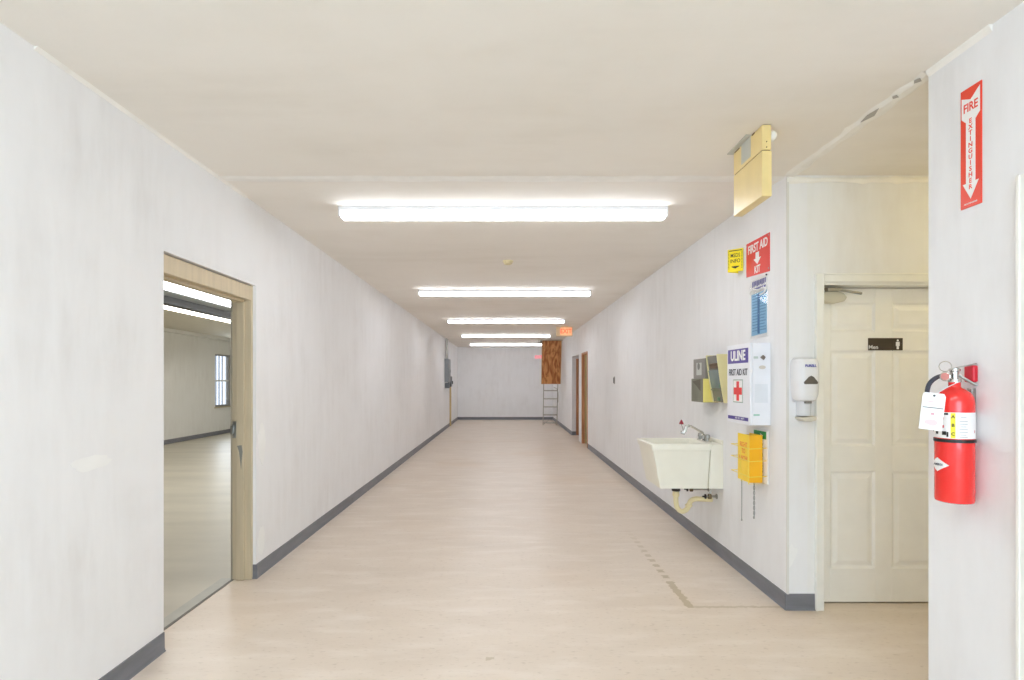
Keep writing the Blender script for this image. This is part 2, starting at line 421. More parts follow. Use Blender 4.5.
struct('trim_12', box(-1.996, -1.976, DY0, DY1-0.03, -0.002, 0.003), mat('threshold_joint', srgb(120, 116, 108), 0.7))
struct('trim_13', box(-2.08, -1.996, DY0, DY1+0.0, -0.003, 0.0015), mat('threshold_grey', srgb(172, 170, 160), 0.45, var=0.1))

# ------------------------------------------------------------------ door_2: six panel restroom door in the alcove
d = sthing('door_2', (1.992, 3.5, 0))
DW = 0.92
obj('casing', boxes((-0.047, 0.006, -0.018, 0.0, 0, 2.118), (DW-0.006, DW+0.047, -0.018, 0.0, 0, 2.118), (0.006, DW-0.006, -0.018, 0.0, 2.065, 2.118),
                    (-0.047, -0.035, -0.024, -0.018, 0, 2.118), (0.006, DW, -0.024, -0.018, 2.108, 2.118)), M_trimw, d, 0.003)
obj('jamb', boxes((0.0, 0.012, 0, 0.16, 0, 2.065), (DW-0.012, DW, 0, 0.16, 0, 2.065), (0.012, DW-0.012, 0, 0.16, 2.05, 2.065)), M_trimw, d)
dw0, dw1, dy = 0.014, DW-0.014, 0.105
leaf = bmesh.new()
bx(leaf, dw0, dw1, dy+0.012, dy+0.045, 0.008, 2.045)
cols = [(0.115, 0.405), (0.515, 0.805)]
rows_ = [(0.225, 0.855), (1.02, 1.64), (1.765, 1.95)]
zs = [0.008, 0.225, 0.855, 1.02, 1.64, 1.765, 1.95, 2.045]
for a, b in ((dw0, cols[0][0]), (cols[0][1], cols[1][0]), (cols[1][1], dw1)): bx(leaf, a, b, dy, dy+0.012, 0.008, 2.045)
for a, b in cols:
    for z0, z1 in zip(zs[0::2], zs[1::2]): bx(leaf, a, b, dy, dy+0.012, z0, z1)
lf = obj('door_leaf', leaf, M_doorw, d, 0.002)
for a, b in cols:
    for z0, z1 in rows_:
        bm = bmesh.new()
        def ring(i, y): return [bm.verts.new((x, y, z)) for x, z in ((a+i, z0+i), (b-i, z0+i), (b-i, z1-i), (a+i, z1-i))]
        rs = [ring(0, dy+0.001), ring(0.012, dy+0.011), ring(0.022, dy+0.011), ring(0.048, dy+0.003), ]
        for p, q in zip(rs, rs[1:]):
            for k in range(4): bm.faces.new((p[k], p[(k+1) % 4], q[(k+1) % 4], q[k]))
        bm.faces.new(rs[-1]); bmesh.ops.recalc_face_normals(bm, faces=bm.faces)
        o = obj('door_panel', bm, M_doorw, lf)
        if o.data.polygons[-1].normal.y > 0: o.data.flip_normals()
cl = obj('door_closer', prism(bmesh.new(), [(0.02, 1.99), (0.05, 2.02), (0.11, 2.025), (0.17, 2.01), (0.195, 1.98), (0.18, 1.955), (0.11, 1.938), (0.04, 1.95)], 1, dy-0.055, dy), mat('closer_beige', srgb(206, 200, 180), 0.4), d, 0.01, label='beige door closer body')
bm = bmesh.new(); tube(bm, [(0.06, dy-0.03, 2.035), (0.10, dy-0.07, 2.03), (0.27, dy-0.075, 2.0)], 0.009, 8)
bx(bm, 0.05, 0.13, dy-0.085, dy-0.05, 2.015, 2.035)
obj('closer_arm', bm, M_steel, cl, 0.0015, label='metal closer arm')
struct('trim_14', box(1.992, 2.92, 3.622, 3.64, 0.0, 0.006), M_dark)  # dark strip painting the shade in the gap under the door
# men sign on the door
t = thing('restroom_sign', 'dark brown restroom sign reading Men on the cream panel door', 'sign', (2.462, 3.5+dy, 1.682))
obj('plate', box(-0.112, 0.112, -0.006, 0, -0.04, 0.04), mat('sign_brown', srgb(62, 52, 42), 0.4), t, 0.002)
text('lettering', 'Men', 0.036, -0.080, -0.020, -0.0065, M_white, t, bold=0.01)
bm = bmesh.new(); lathe(bm, [(0.0065, -0.0005), (0.0065, 0.0005)], (0.078, -0.0067, 0.024), 'Y', 16)
prism(bm, [(0.066, 0.015), (0.09, 0.015), (0.09, -0.012), (0.085, -0.012), (0.085, -0.032), (0.071, -0.032), (0.071, -0.012), (0.066, -0.012)], 1, -0.0072, -0.006)
obj('pictogram', bm, M_white, t)
text('divider_line', '|', 0.08, 0.045, 0, -0.0063, mat('sign_brown_dark', srgb(46, 38, 30), 0.4), t, sx=0.4)

# ------------------------------------------------------------------ door_3: the casing just inside the right edge of the frame
d = sthing('door_3', (XR, 1.818, 0), RW)
W3 = 0.898
obj('casing', boxes((-0.085, 0.0, -0.018, 0.0, 0, 2.145), (W3, W3+0.085, -0.018, 0, 0, 2.145), (0.0, W3, -0.018, 0, 2.06, 2.145), (-0.085, -0.070, -0.024, -0.018, 0, 2.145)), M_trimw, d, 0.003)
obj('door_leaf', box(0.01, W3-0.01, 0.03, 0.07, 0.012, 2.05), M_doorw, d, 0.002)
bm = bmesh.new(); lathe(bm, [(0.028, 0), (0.028, 0.006), (0.010, 0.010), (0.010, 0.035), (0.024, 0.042), (0.027, 0.055), (0.02, 0.066), (0.001, 0.068)], (W3-0.08, 0.03, 0.95), Matrix.Rotation(PI/2, 3, 'X'), 20)
obj('door_knob', bm, M_chrome, d, smooth=True)

# ------------------------------------------------------------------ door_4: wooden frame and leaf of the right-hand opening far down
d = sthing('door_4', (0, 0, 0))
obj('jamb', boxes((XR-0.012, XR+0.055, 12.88, 12.925, 0, 2.10), (XR-0.012, XR+TW, 12.02, 12.06, 0, 2.10), (XR-0.012, XR+TW, 12.06, 12.88, 2.06, 2.10)), M_doorwood, d, 0.002)
obj('door_stop', box(XR+0.055, XR+TW, 12.87, 12.925, 0, 2.06), mat('stop_olive', srgb(178, 160, 108), 0.5, var=0.08), d, 0.002)
obj('door_leaf', box(XR+0.075, XR+0.115, 12.065, 12.865, 0.01, 2.055), mat('door_olive', srgb(176, 160, 120), 0.5, var=0.08), d, 0.002)
# door_5: brown edge and leaf standing open in the passage
d = sthing('door_5', (0, 0, 0))
obj('door_leaf', box(XR+0.135, XR+0.95, 14.82, 14.86, 0.01, 2.05), M_doorwood, d, 0.002)
obj('door_edge', box(XR+0.105, XR+0.135, 14.815, 14.865, 0.01, 2.05), M_doorwood, d, 0.002)
bm = bmesh.new(); lathe(bm, [(0.026, 0), (0.01, 0.01), (0.01, 0.03), (0.025, 0.045), (0.001, 0.06)], (XR+0.85, 14.82, 0.95), Matrix.Rotation(PI/2, 3, 'X'), 16)
obj('door_knob', bm, M_chrome, d, smooth=True)

# ------------------------------------------------------------------ window_1: sash window of the side room, window_2: behind the camera
wn = sthing('window_1', (0, 0, 0))
M_wf = mat('window_frame_grey', srgb(150, 148, 144), 0.45)
M_glass = mat('glass', (1, 1, 1, 1), 0.02, trans=1.0, spec=0.5)
zc = 1.46
obj('frame', boxes((-7.90, -7.82, WY0, WY0+0.04, WZ0, WZ1), (-7.90, -7.82, WY1-0.06, WY1, WZ0, WZ1), (-7.90, -7.82, WY0+0.04, WY1-0.06, WZ0, WZ0+0.045), (-7.90, -7.82, WY0+0.04, WY1-0.06, WZ1-0.04, WZ1)), M_wf, wn, 0.003)
obj('meeting_rail', box(-7.88, -7.83, WY0+0.04, WY1-0.06, zc-0.022, zc+0.022), mat('sash_white', srgb(225, 225, 222), 0.4), wn, 0.003)
obj('pane', box(-7.868, -7.864, WY0+0.04, WY1-0.06, WZ0+0.045, zc-0.022), M_glass, wn)
obj('pane', box(-7.868, -7.864, WY0+0.04, WY1-0.06, zc+0.022, WZ1-0.04), M_glass, wn)
obj('window_sill', box(-7.88, -7.765, WY0-0.04, WY1+0.04, WZ0-0.03, WZ0), mat('sill_beige', srgb(190, 178, 150), 0.5), wn, 0.004)
for k in range(3):
    bm = bmesh.new(); tube(bm, [(-7.93, WY0+0.28+k*0.17, WZ0+0.0), (-7.93, WY0+0.28+k*0.17, WZ1)], 0.018, 8)
    obj('window_bar', bm, mat('bar_blue_grey', srgb(190, 196, 208), 0.5), wn)
wn = sthing('window_2', (0, 0, 0))
obj('frame', boxes((-1.55, -1.49, YB-0.09, YB-0.02, 0.4, 2.5), (1.39, 1.45, YB-0.09, YB-0.02, 0.4, 2.5), (-1.49, 1.39, YB-0.09, YB-0.02, 0.4, 0.46), (-1.49, 1.39, YB-0.09, YB-0.02, 2.44, 2.5), (-0.08, -0.02, YB-0.09, YB-0.02, 0.46, 2.44)), M_wf, wn, 0.003)
obj('pane', box(-1.49, -0.08, YB-0.06, YB-0.054, 0.46, 2.44), M_glass, wn)
obj('pane', box(-0.02, 1.39, YB-0.06, YB-0.054, 0.46, 2.44), M_glass, wn)

# ------------------------------------------------------------------ ceiling strip lights
def strip_light():
    t = thing('strip_light', 'x', 'ceiling light', (0, 0, H), 0, 'strip lights along the corridor ceiling')
    obj('housing', box(-1.222, 1.222, 0.0, 0.13, -0.032, 0), M_white, t, 0.003)
    bm = prism(bmesh.new(), [(0.004, -0.031), (0.004, -0.068), (0.009, -0.074), (0.121, -0.074), (0.126, -0.068), (0.126, -0.031)], 0, -1.208, 1.208)
    obj('diffuser', bm, M_diff, t, 0.004, label='glowing white diffuser')
    for s in (-1, 1):
        bm = prism(bmesh.new(), [(0.002, -0.031), (0.002, -0.070), (0.008, -0.077), (0.122, -0.077), (0.128, -0.070), (0.128, -0.031)], 0, s*1.208, s*1.222)
        obj('end_cap', bm, M_white, t, 0.002)
    return t
def dup(root, loc, rz=None, label=None, group=None):
    r = root.copy(); COL.objects.link(r); r.location = loc
    if rz is not None: r.rotation_euler = (0, 0, rz)
    if label: r['label'] = label
    if group: r['group'] = group
    for ch in list(root.children):
        c = ch.copy(); COL.objects.link(c); c.parent = r
        for g in ch.children:
            e = g.copy(); COL.objects.link(e); e.parent = c
    return r
spots = [(4.11, 'largest and nearest white strip light crossing the corridor ceiling'),
         (7.85, 'second strip light down the corridor, beyond the small round detector'),
         (11.56, 'third strip light from the camera, in front of the glowing exit sign'),
         (15.26, 'fourth strip light from the camera, just behind the orange exit sign'),
         (18.85, 'farthest and smallest strip light, its end hidden by the plywood hatch panel'),
         (0.43, 'strip light overhead, nearly above the camera, out of the picture'),
         (-2.6, 'strip light behind the camera near the back window wall')]
first = strip_light()
for i, (y, lab) in enumerate(spots):
    if i == 0: first.location = (-0.02, y, H); first['label'] = lab
    else: dup(first, (0.0 if y > 9 else -0.02, y, H), label=lab)
# smoke detector
t = thing('smoke_detector', 'small cream round detector on the ceiling between the two nearest lights', 'smoke detector', (0.02, 5.98, H))
bm = bmesh.new(); lathe(bm, [(0.055, 0), (0.055, -0.012), (0.048, -0.02)]); obj('base', bm, mat('cream_plastic', srgb(222, 208, 165), 0.5), t, smooth=True)
bm = bmesh.new(); lathe(bm, [(0.044, -0.018), (0.042, -0.034), (0.025, -0.042), (0.001, -0.043)]); obj('cover', bm, mat('cream_plastic', srgb(222, 208, 165), 0.5), t, smooth=True)

# side room fittings seen through the left doorway
t = thing('strip_light', 'bright long white strip light seen through the left doorway', 'ceiling light', (-4.03, 9.0, 2.65))
obj('housing', box(-0.15, 0.15, -5.5, 6.0, -0.04, 0), M_white, t, 0.003)
obj('diffuser', prism(bmesh.new(), [(-0.14, -0.04), (-0.12, -0.09), (0.12, -0.09), (0.14, -0.04)], 1, -5.45, 5.95), mat('diffuser_side', (1, 1, 1, 1), 0.4, emit=12, ecol=(0.95, 0.97, 1.0, 1)), t)
t = thing('strip_light', 'thinner warm strip light behind the dark beam, through the left doorway', 'ceiling light', (-5.2, 9.0, 2.65))
obj('housing', box(-0.06, 0.06, -5.5, 6.0, -0.035, 0), M_white, t, 0.003)
obj('diffuser', prism(bmesh.new(), [(-0.055, -0.035), (-0.04, -0.10), (0.04, -0.10), (0.055, -0.035)], 1, -5.45, 5.95), M_warmd, t)
struct('trim_15', box(-4.75, -4.6, -1, YF, 2.50, 2.60), mat('beam_grey', srgb(58, 57, 54), 0.6))
struct('trim_16', box(-4.75, -4.35, -1, YF, 2.60, 2.65), mat('duct_grey', srgb(170, 175, 176), 0.4))
struct('trim_17', box(-7.80, -7.68, -1, YF, 2.57, 2.65), M_wallroom)

# alcove lamp, round the corner
t = thing('ceiling_globe_lamp', 'warm round ceiling lamp deep in the alcove, hidden behind the right wall', 'ceiling light', (3.3, 2.85, H))
bm = bmesh.new(); lathe(bm, [(0.10, 0), (0.10, -0.02), (0.08, -0.03)]); obj('base', bm, M_white, t, smooth=True)
bm = bmesh.new(); lathe(bm, [(0.08, -0.03), (0.13, -0.06), (0.14, -0.10), (0.11, -0.15), (0.05, -0.175), (0.001, -0.18)])
obj('globe', bm, mat('warm_globe', (1, 0.9, 0.7, 1), 0.4, emit=13, ecol=(1.0, 0.84, 0.40, 1)), t, smooth=True)

# ------------------------------------------------------------------ emergency light box hanging from the ceiling
t = thing('emergency_light_box', 'yellowed plastic box hanging from the ceiling above the first aid signs', 'emergency light', (1.292, 2.80, H), RW)
M_yel = mat('yellowed_plastic', srgb(236, 212, 148), 0.35, var=0.04)
M_yel2 = mat('seam_brown', srgb(120, 92, 50), 0.6)
L0 = -0.35
obj('housing', box(L0, 0, 0, 0.05, -0.365, -0.134), M_yel, t, 0.004, seg=3)
obj('upper_cover', box(L0, 0, 0.0, 0.047, -0.130, -0.004), M_yel, t, 0.004, seg=3)
obj('inner_frame', box(L0+0.006, -0.006, 0.004, 0.044, -0.14, -0.12), M_yel2, t)
obj('tape_patch', box(-0.245, -0.13, -0.0015, 0.001, -0.112, 0.0), mat('grey_tape', srgb(196, 196, 186), 0.4, var=0.05), t, label='pale grey tape patch')
obj('mounting_plate', box(-0.37, -0.12, -0.03, 0.06, -0.006, 0), mat('plate_grey', srgb(196, 194, 184), 0.5), t, 0.002)
for a_ in ((-0.335, -0.27, -0.001, 0.002, -0.012, -0.004), (-0.115, -0.085, -0.001, 0.002, -0.012, -0.004)): obj('vent_slot', box(*a_), M_yel2, t)
bm = bmesh.new(); lathe(bm, [(0.012, 0), (0.024, 0.008), (0.028, 0.022), (0.02, 0.036), (0.001, 0.042)], (-0.03, 0.045, -0.05), 'Y', 20)
obj('lamp_head', bm, mat('lamp_white', srgb(236, 234, 226), 0.4), t, smooth=True, label='small white round lamp head')
for z_s in (-0.09, -0.118):
    bm = bmesh.new(); lathe(bm, [(0.003, -0.001), (0.003, 0.003)], (0.0005, 0.022, z_s), 'X', 10); obj('screw', bm, M_yel2, t)

# ------------------------------------------------------------------ exit signs
def exit_sign(label, loc, wd, ht, glow, housing):
    t = thing('exit_sign', label, 'exit sign', loc, 0, 'exit signs')
    obj('housing', box(-wd/2, wd/2, 0, 0.06, -ht, -0.02), housing, t, 0.006)
    obj('canopy', box(-wd*0.2, wd*0.2, 0.0, 0.06, -0.02, 0), housing, t, 0.003)
    obj('face', box(-wd*0.24, wd*0.42, -0.003, 0.0, -ht*0.88, -0.02-ht*0.09), mat('exit_face', srgb(255, 180, 130), 0.4, emit=0.5, ecol=(1.0, 0.55, 0.28, 1)), t)
    text('lettering', 'EXIT', ht*0.60, wd*0.09, -ht*0.53, -0.0045, glow, t, sx=0.88, bold=0.02)
    return t
M_red = mat('exit_red', srgb(255, 70, 50), 0.4, emit=0.9, ecol=(1.0, 0.13, 0.04, 1))
exit_sign('glowing orange red exit sign with cream housing on the ceiling by the right wall', (1.365, 12.95, H), 0.38, 0.245, M_red, mat('exit_cream', srgb(226, 200, 160), 0.5))
t = thing('exit_sign', 'small white exit sign with pink red letters on the far wall beside the plywood panel', 'exit sign', (1.21, YF, 2.36), 0, 'exit signs')
obj('housing', box(-0.17, 0.17, -0.05, 0, -0.11, 0.11), M_white, t, 0.006)
text('lettering', 'EXIT', 0.15, 0.02, 0, -0.052, mat('exit_pink', srgb(255, 110, 125), 0.4, emit=1.0, ecol=(1.0, 0.20, 0.24, 1)), t, sx=0.9, bold=0.03)

# ------------------------------------------------------------------ pull-down attic ladder
t = thing('attic_ladder', 'pull-down attic ladder with brown plywood hatch panel beside the right wall', 'ladder', (1.43, 17.3, H))
A = Vector((0, 0, 0)); F = Vector((0, 0.70, -H)); dr = (F-A).normalized(); nr = Vector((0, dr.z, -dr.y)).normalized()   # nr points at the viewer
if nr.y > 0: nr = -nr
def beam(bm, c0, c1, wx, wn, off=0):
    """rectangular bar between distances c0,c1 down the slope; wx=(x0,x1), wn thickness behind the panel"""
    v = []
    for s in (c0, c1):
        for x in wx:
            for n_ in (off, off-wn): v.append(bm.verts.new(A+dr*s+nr*n_+Vector((x, 0, 0))))
    for f in ((0,1,3,2),(4,6,7,5),(0,4,5,1),(2,3,7,6),(0,2,6,4),(1,5,7,3)): bm.faces.new([v[i] for i in f])
    bmesh.ops.recalc_face_normals(bm, faces=bm.faces)
    return bm
M_lad = mat('ladder_aluminium', srgb(172, 168, 158), 0.4, 0.5)
hp = obj('hatch_panel', beam(bmesh.new(), 0.03, 1.425, (-0.295, 0.295), 0.015, 0), M_ply, t, 0.002, label='brown plywood hatch panel')
obj('panel_edge', boxes((0, 0, 0, 0, 0, 0)) if False else beam(beam(bmesh.new(), 0.03, 1.425, (0.295, 0.312), 0.035, -0.002), 0.03, 1.425, (-0.312, -0.295), 0.035, -0.002), mat('pale_wood', srgb(206, 180, 140), 0.6), t)
Ltot = (F-A).length
for s, off in ((-1, -0.04), (1, -0.04)):
    obj('rail', beam(bmesh.new(), 0.06, Ltot-0.008, (s*0.225-0.012, s*0.225+0.012), 0.06, off), M_lad, t, 0.003)
k = 0.30
while k < Ltot-0.05:
    obj('rung', beam(bmesh.new(), k-0.012, k+0.012, (-0.213, 0.213), 0.05, off-0.005), M_lad, t, 0.002); k += 0.272
for s in (-1, 1):
    bm = bmesh.new(); p0 = A+dr*(Ltot-0.17)+nr*-0.06; p1 = A+dr*(Ltot-0.03)+nr*-0.06
    tube(bm, [p0+Vector((s*0.05, 0, 0)), p1+Vector((s*0.21, 0, 0))], 0.008, 8); obj('diagonal_brace', bm, M_lad, t)
bm = bmesh.new(); q = A+dr*1.15+nr*-0.07
tube(bm, [A+dr*1.55+nr*-0.07+Vector((0.10, 0, 0)), A+dr*1.60+nr*-0.07+Vector((0.19, 0, 0)), A+dr*1.72+nr*-0.07+Vector((0.24, 0, 0)), A+dr*2.05+nr*-0.07+Vector((0.245, 0, 0))], 0.008, 8, 4)
obj('folding_arm', bm, M_lad, t, smooth=True)
obj('hatch_frame', boxes((-0.42, 0.33, -0.06, 0.0, -0.025, 0.0), (-0.36, -0.32, 0, 1.18, -0.02, 0.0), (0.30, 0.335, 0, 1.18, -0.02, 0.0), (-0.36, 0.335, 1.18, 1.22, -0.02, 0)), mat('hatch_trim', srgb(190, 180, 160), 0.6), t, 0.002)
obj('hatch_shade_panel', box(-0.32, 0.30, 0.05, 1.18, -0.004, 0.0), mat('hatch_shade', srgb(60, 54, 48), 0.9), t)  # flat dark sheet, no hole: the hatch's inner shade put into colour

# ------------------------------------------------------------------ electrical panel on the left wall far down
t = thing('breaker_panel', 'grey electrical panel with conduits high on the left wall near the end', 'electrical panel', (XL, 16.5, 0), LW)
M_pan = mat('panel_grey', srgb(140, 143, 146), 0.45, 0.2, var=0.05)
obj('enclosure', box(0, 0.72, -0.11, 0, 1.42, 2.12), M_pan, t, 0.004)
obj('door', box(0.04, 0.68, -0.118, -0.11, 1.46, 2.08), M_pan, t, 0.003)
obj('latch', box(0.60, 0.64, -0.126, -0.118, 1.72, 1.80), M_dark, t, 0.002)
for a_, b_ in (((0.05, 0.35, -0.13, 0, 1.24, 1.40), (0.28, 0.34, -0.16, -0.13, 1.28, 1.38)), ((0.85, 1.15, -0.12, 0, 1.28, 1.60), (1.05, 1.10, -0.15, -0.12, 1.36, 1.46))):
    dc = obj('junction_box', box(*a_), mat('box_dark_grey', srgb(104, 108, 112), 0.45), t, 0.004)
    obj('switch_handle', box(*b_), M_dark, dc, 0.002)
for x in (0.2, 0.45):
    bm = bmesh.new(); tube(bm, [(x, -0.04, 2.11), (x, -0.04, H-0.003)], 0.022, 10); obj('conduit', bm, M_steel, t, smooth=True)
bm = bmesh.new(); tube(bm, [(0.35, -0.06, 1.34), (0.60, -0.06, 1.36), (0.86, -0.06, 1.42)], 0.02, 10, 4); obj('conduit', bm, M_steel, t, smooth=True)
t = thing('wood_post', 'thin beige wooden strip from the floor up to the electrical panel', 'wooden strip', (XL, 18.0, 0), LW)
obj('board', box(-0.03, 0.07, -0.05, 0, 0, 1.45), mat('strip_beige', srgb(200, 178, 132), 0.6, var=0.06), t, 0.003)
obj('dark_edge', box(0.07, 0.09, -0.035, 0, 0, 1.45), mat('strip_brown', srgb(110, 90, 60), 0.7), t)

# light switch on the right wall
t = thing('wall_switch', 'small dark grey slotted switch plate alone on the right wall', 'switch', (XR, 9.05, 1.46), RW)
obj('plate', box(-0.036, 0.036, -0.006, 0, -0.06, 0.06), mat('switch_grey', srgb(150, 148, 144), 0.5), t, 0.002)
obj('toggle', box(-0.02, 0.02, -0.018, -0.006, -0.045, 0.045), M_dark, t, 0.002)

# ------------------------------------------------------------------ signs on the right wall
M_sred = mat('sign_red', srgb(226, 60, 52), 0.35, var=0.02)
M_sor = mat('sign_orange_red', srgb(232, 66, 40), 0.35, var=0.02)
M_sw = mat('sign_white', srgb(244, 243, 241), 0.4)
t = thing('fire_extinguisher_sign', 'tall red and white arrow sign reading FIRE EXTINGUISHER on the near right wall', 'sign', (XR, 2.109, 2.333), RW); t.scale = (0.9, 1, 1)
pw, ph = 0.0525, 0.2285     # half width, half height
obj('plate', box(-pw, pw, -0.004, 0, -ph, ph), M_sor, t, 0.001)
arr = [(-0.045, 0.175), (0, 0.155), (0.045, 0.205), (0.045, 0.118), (0.022, 0.10), (0.022, -0.135), (0.042, -0.135), (0, -0.205), (-0.042, -0.135), (-0.022, -0.135), (-0.022, 0.10), (-0.045, 0.118)]
arr = [(-0.046, 0.198), (0.0, 0.180), (0.046, 0.214), (0.046, 0.118), (0.0235, 0.098), (0.0235, -0.135), (0.040, -0.135), (0, -0.198), (-0.040, -0.135), (-0.0235, -0.135), (-0.0235, 0.098), (-0.046, 0.118)]
obj('arrow', flat(arr, -0.0048, -0.0035), M_sw, t)
text('lettering', 'FIRE', 0.046, 0, 0.152, -0.0052, M_sor, t, sx=0.88, bold=0.02, ex=0.0003)
for i, ch in enumerate('EXTINGUISHER'):
    text('lettering', ch, 0.025, 0, 0.098-i*0.0228, -0.0052, M_sor, t, sx=1.15, bold=0.022, ex=0.0003)
text('lettering', 'FIRE EXTINGUISHER', 0.0075, 0, -0.214, -0.0045, M_sw, t, ex=0.0003)

t = thing('first_aid_sign', 'square red sign reading FIRST AID KIT with a white down arrow', 'sign', (XR, 3.90, 2.318), RW)
M_ = 0.18
obj('plate', flat([(-M_, -0.115), (M_, -0.138), (M_, 0.123), (-M_, 0.128)], -0.004, 0), M_sred, t, 0.001)
text('lettering', 'FIRST AID', 0.084, 0.003, 0.070, -0.0045, M_sw, t, sx=0.84, bold=0.02)
obj('arrow', flat(arrow_down(0, 0.032, -0.052, 0.026, 0.058, 0.042), -0.0052, -0.0035), M_sw, t)
text('lettering', 'KIT', 0.072, 0, -0.090, -0.0045, M_sw, t, sx=0.85, bold=0.02)
for sx_, sz_ in ((-1, 1), (1, 1), (-1, -1), (1, -1)):
    bm = bmesh.new(); lathe(bm, [(0.006, -0.001), (0.004, 0.002)], (sx_*0.168, -0.0045, -0.003+sz_*0.112), 'Y', 10); obj('screw', bm, M_steel, t)

M_sy = mat('sign_yellow', srgb(246, 224, 30), 0.4, var=0.02)
t = thing('msds_sign', 'small yellow folded sign with black border and arrow beside the red sign', 'sign', (1.723, 4.168, 2.350), math.radians(-40))
obj('face', box(-0.056, 0.056, -0.003, 0, -0.085, 0.085), M_sy, t, 0.001)
obj('return_face', prism(bmesh.new(), [(-0.056, 0.0), (-0.053, 0.0), (0.015, 0.112), (0.011, 0.112)], 2, -0.085, 0.085), M_sy, t)
bm = bmesh.new()
bx(bm, -0.048, 0.048, -0.0036, -0.0028, 0.070, 0.076)
for i in range(12):
    a = -0.062+i*0.011
    bx(bm, -0.050, -0.045, -0.0036, -0.0028, a, a+0.006); bx(bm, 0.045, 0.050, -0.0036, -0.0028, a, a+0.006)
obj('border', bm, M_black, t)
text('lettering', 'MSDS', 0.040, 0, 0.036, -0.0036, M_black, t, sx=0.72, bold=0.005)
text('lettering', 'INFO', 0.040, 0, -0.006, -0.0036, M_black, t, sx=0.80, bold=0.005)
obj('arrow', flat([(-0.028, -0.044), (0.028, -0.044), (0.026, -0.050), (0.0, -0.062), (-0.026, -0.050)], -0.0038, -0.0026), M_black, t)

t = thing('laminated_poster', 'pale blue laminated poster in a clear sleeve below the red sign', 'poster', (XR, 3.875, 1.96), RW)
obj('backing', flat([(-0.135, -0.222), (0.13, -0.213), (0.13, 0.212), (-0.13, 0.208)], -0.004, 0), M_sw, t, 0.001)
M_pb = mat('poster_blue', srgb(160, 208, 238), 0.3, var=0.08, vscale=(6, 6, 40))
obj('blue_field', flat([(-0.118, -0.195), (0.118, -0.188), (0.118, 0.105), (-0.118, 0.10)], -0.0046, -0.003), M_pb, t)
obj('dark_column', box(-0.02, 0.012, -0.0052, -0.0040, -0.185, 0.095), mat('poster_dark_blue', srgb(78, 130, 184), 0.3), t)
bm = bmesh.new()
for i in range(13):
    z = 0.085-i*0.0205; r_ = random.uniform(0.08, 0.11)
    bx(bm, -0.10, r_, -0.0050, -0.004, z-0.003, z+0.003)
obj('text_lines', bm, mat('poster_line', srgb(112, 160, 200), 0.3), t)
bm = bmesh.new()
for i in range(9):
    x = -0.105+i*0.024; bx(bm, x, x+0.017, -0.0052, -0.004, 0.150+0.004*(i % 3), 0.190)
bx(bm, -0.105, 0.10, -0.0052, -0.004, 0.128, 0.140)
obj('heading', bm, mat('poster_heading', srgb(116, 118, 176), 0.4), t)
# the clear sleeve curls forward at mid height and catches the light
bm = bmesh.new(); nx, nz = 14, 22; g = []
for j in range(nz+1):
    row = []
    for i in range(nx+1):
        u = i/nx; v = j/nz
        x = -0.132+0.264*u; z = -0.215+0.425*v
        y = -0.0075-0.002*math.sin(v*5+u*3)**2-0.010*math.exp(-((v-0.82-0.05*math.sin(u*7))/0.035)**2)
        row.append(bm.verts.new((x, y, z)))
    g.append(row)
for j in range(nz):
    for i in range(nx): bm.faces.new((g[j][i], g[j][i+1], g[j+1][i+1], g[j+1][i]))
m = bpy.data.materials.new('clear_sleeve'); m.use_nodes = True; N = m.node_tree.nodes; Lk = m.node_tree.links; N.clear()
out = N.new('ShaderNodeOutputMaterial'); ms = N.new('ShaderNodeMixShader'); tr = N.new('ShaderNodeBsdfTransparent'); gl = N.new('ShaderNodeBsdfGlossy'); fr = N.new('ShaderNodeFresnel')
gl.inputs['Roughness'].default_value = 0.08; fr.inputs[0].default_value = 1.25
Lk.new(fr.outputs[0], ms.inputs[0]); Lk.new(tr.outputs[0], ms.inputs[1]); Lk.new(gl.outputs[0], ms.inputs[2]); Lk.new(ms.outputs[0], out.inputs[0])
obj('clear_sleeve', bm, m, t, smooth=True, label='clear glossy plastic sleeve')
bm = bmesh.new(); tube(bm, [(-0.132, -0.012, 0.112), (-0.07, -0.014, 0.130), (-0.03, -0.015, 0.125), (0.02, -0.014, 0.115), (0.07, -0.014, 0.125), (0.115, -0.013, 0.110), (0.09, -0.013, 0.085), (0.03, -0.012, 0.082)], 0.0055, 6, 4)
obj('sleeve_highlight', bm, M_sw, t, smooth=True)  # white tube painted in as the highlight curls on the sleeve
bm = bmesh.new(); lathe(bm, [(0.007, 0), (0.005, -0.008)], (0.122, -0.006, 0.203), 'Y', 12); obj('pin', bm, M_dark, t)

# ------------------------------------------------------------------ first aid cabinet
t = thing('first_aid_cabinet', 'white metal first aid kit cabinet with a red cross on the right wall', 'first aid cabinet', (XR, 3.90, 1.423), RW)
M_cab = mat('cabinet_white', srgb(238, 239, 244), 0.3)
cw, chh = 0.19, 0.277
obj('body', box(-cw, cw, -0.122, 0, -chh, chh), M_cab, t, 0.004)
dr_ = obj('door', box(-cw, cw, -0.14, -0.124, -chh, chh), M_cab, t, 0.003)
M_pur = mat('label_purple', srgb(84, 68, 150), 0.4)
M_txt = mat('label_text', srgb(58, 58, 72), 0.5)
obj('brand_band', box(-0.172, 0.165, -0.1412, -0.1395, 0.145, 0.245), M_pur, dr_)
text('lettering', 'ULINE', 0.095, 0, 0.195, -0.1415, M_sw, dr_, sx=0.95, bold=0.035)
text('lettering', 'FIRST AID KIT', 0.064, 0, 0.080, -0.1412, M_txt, dr_, sx=0.80, bold=0.012)
obj('cross_frame', boxes((-0.080, 0.080, -0.1410, -0.1395, -0.131, 0.031)), mat('frame_green_grey', srgb(150, 172, 160), 0.5), dr_)
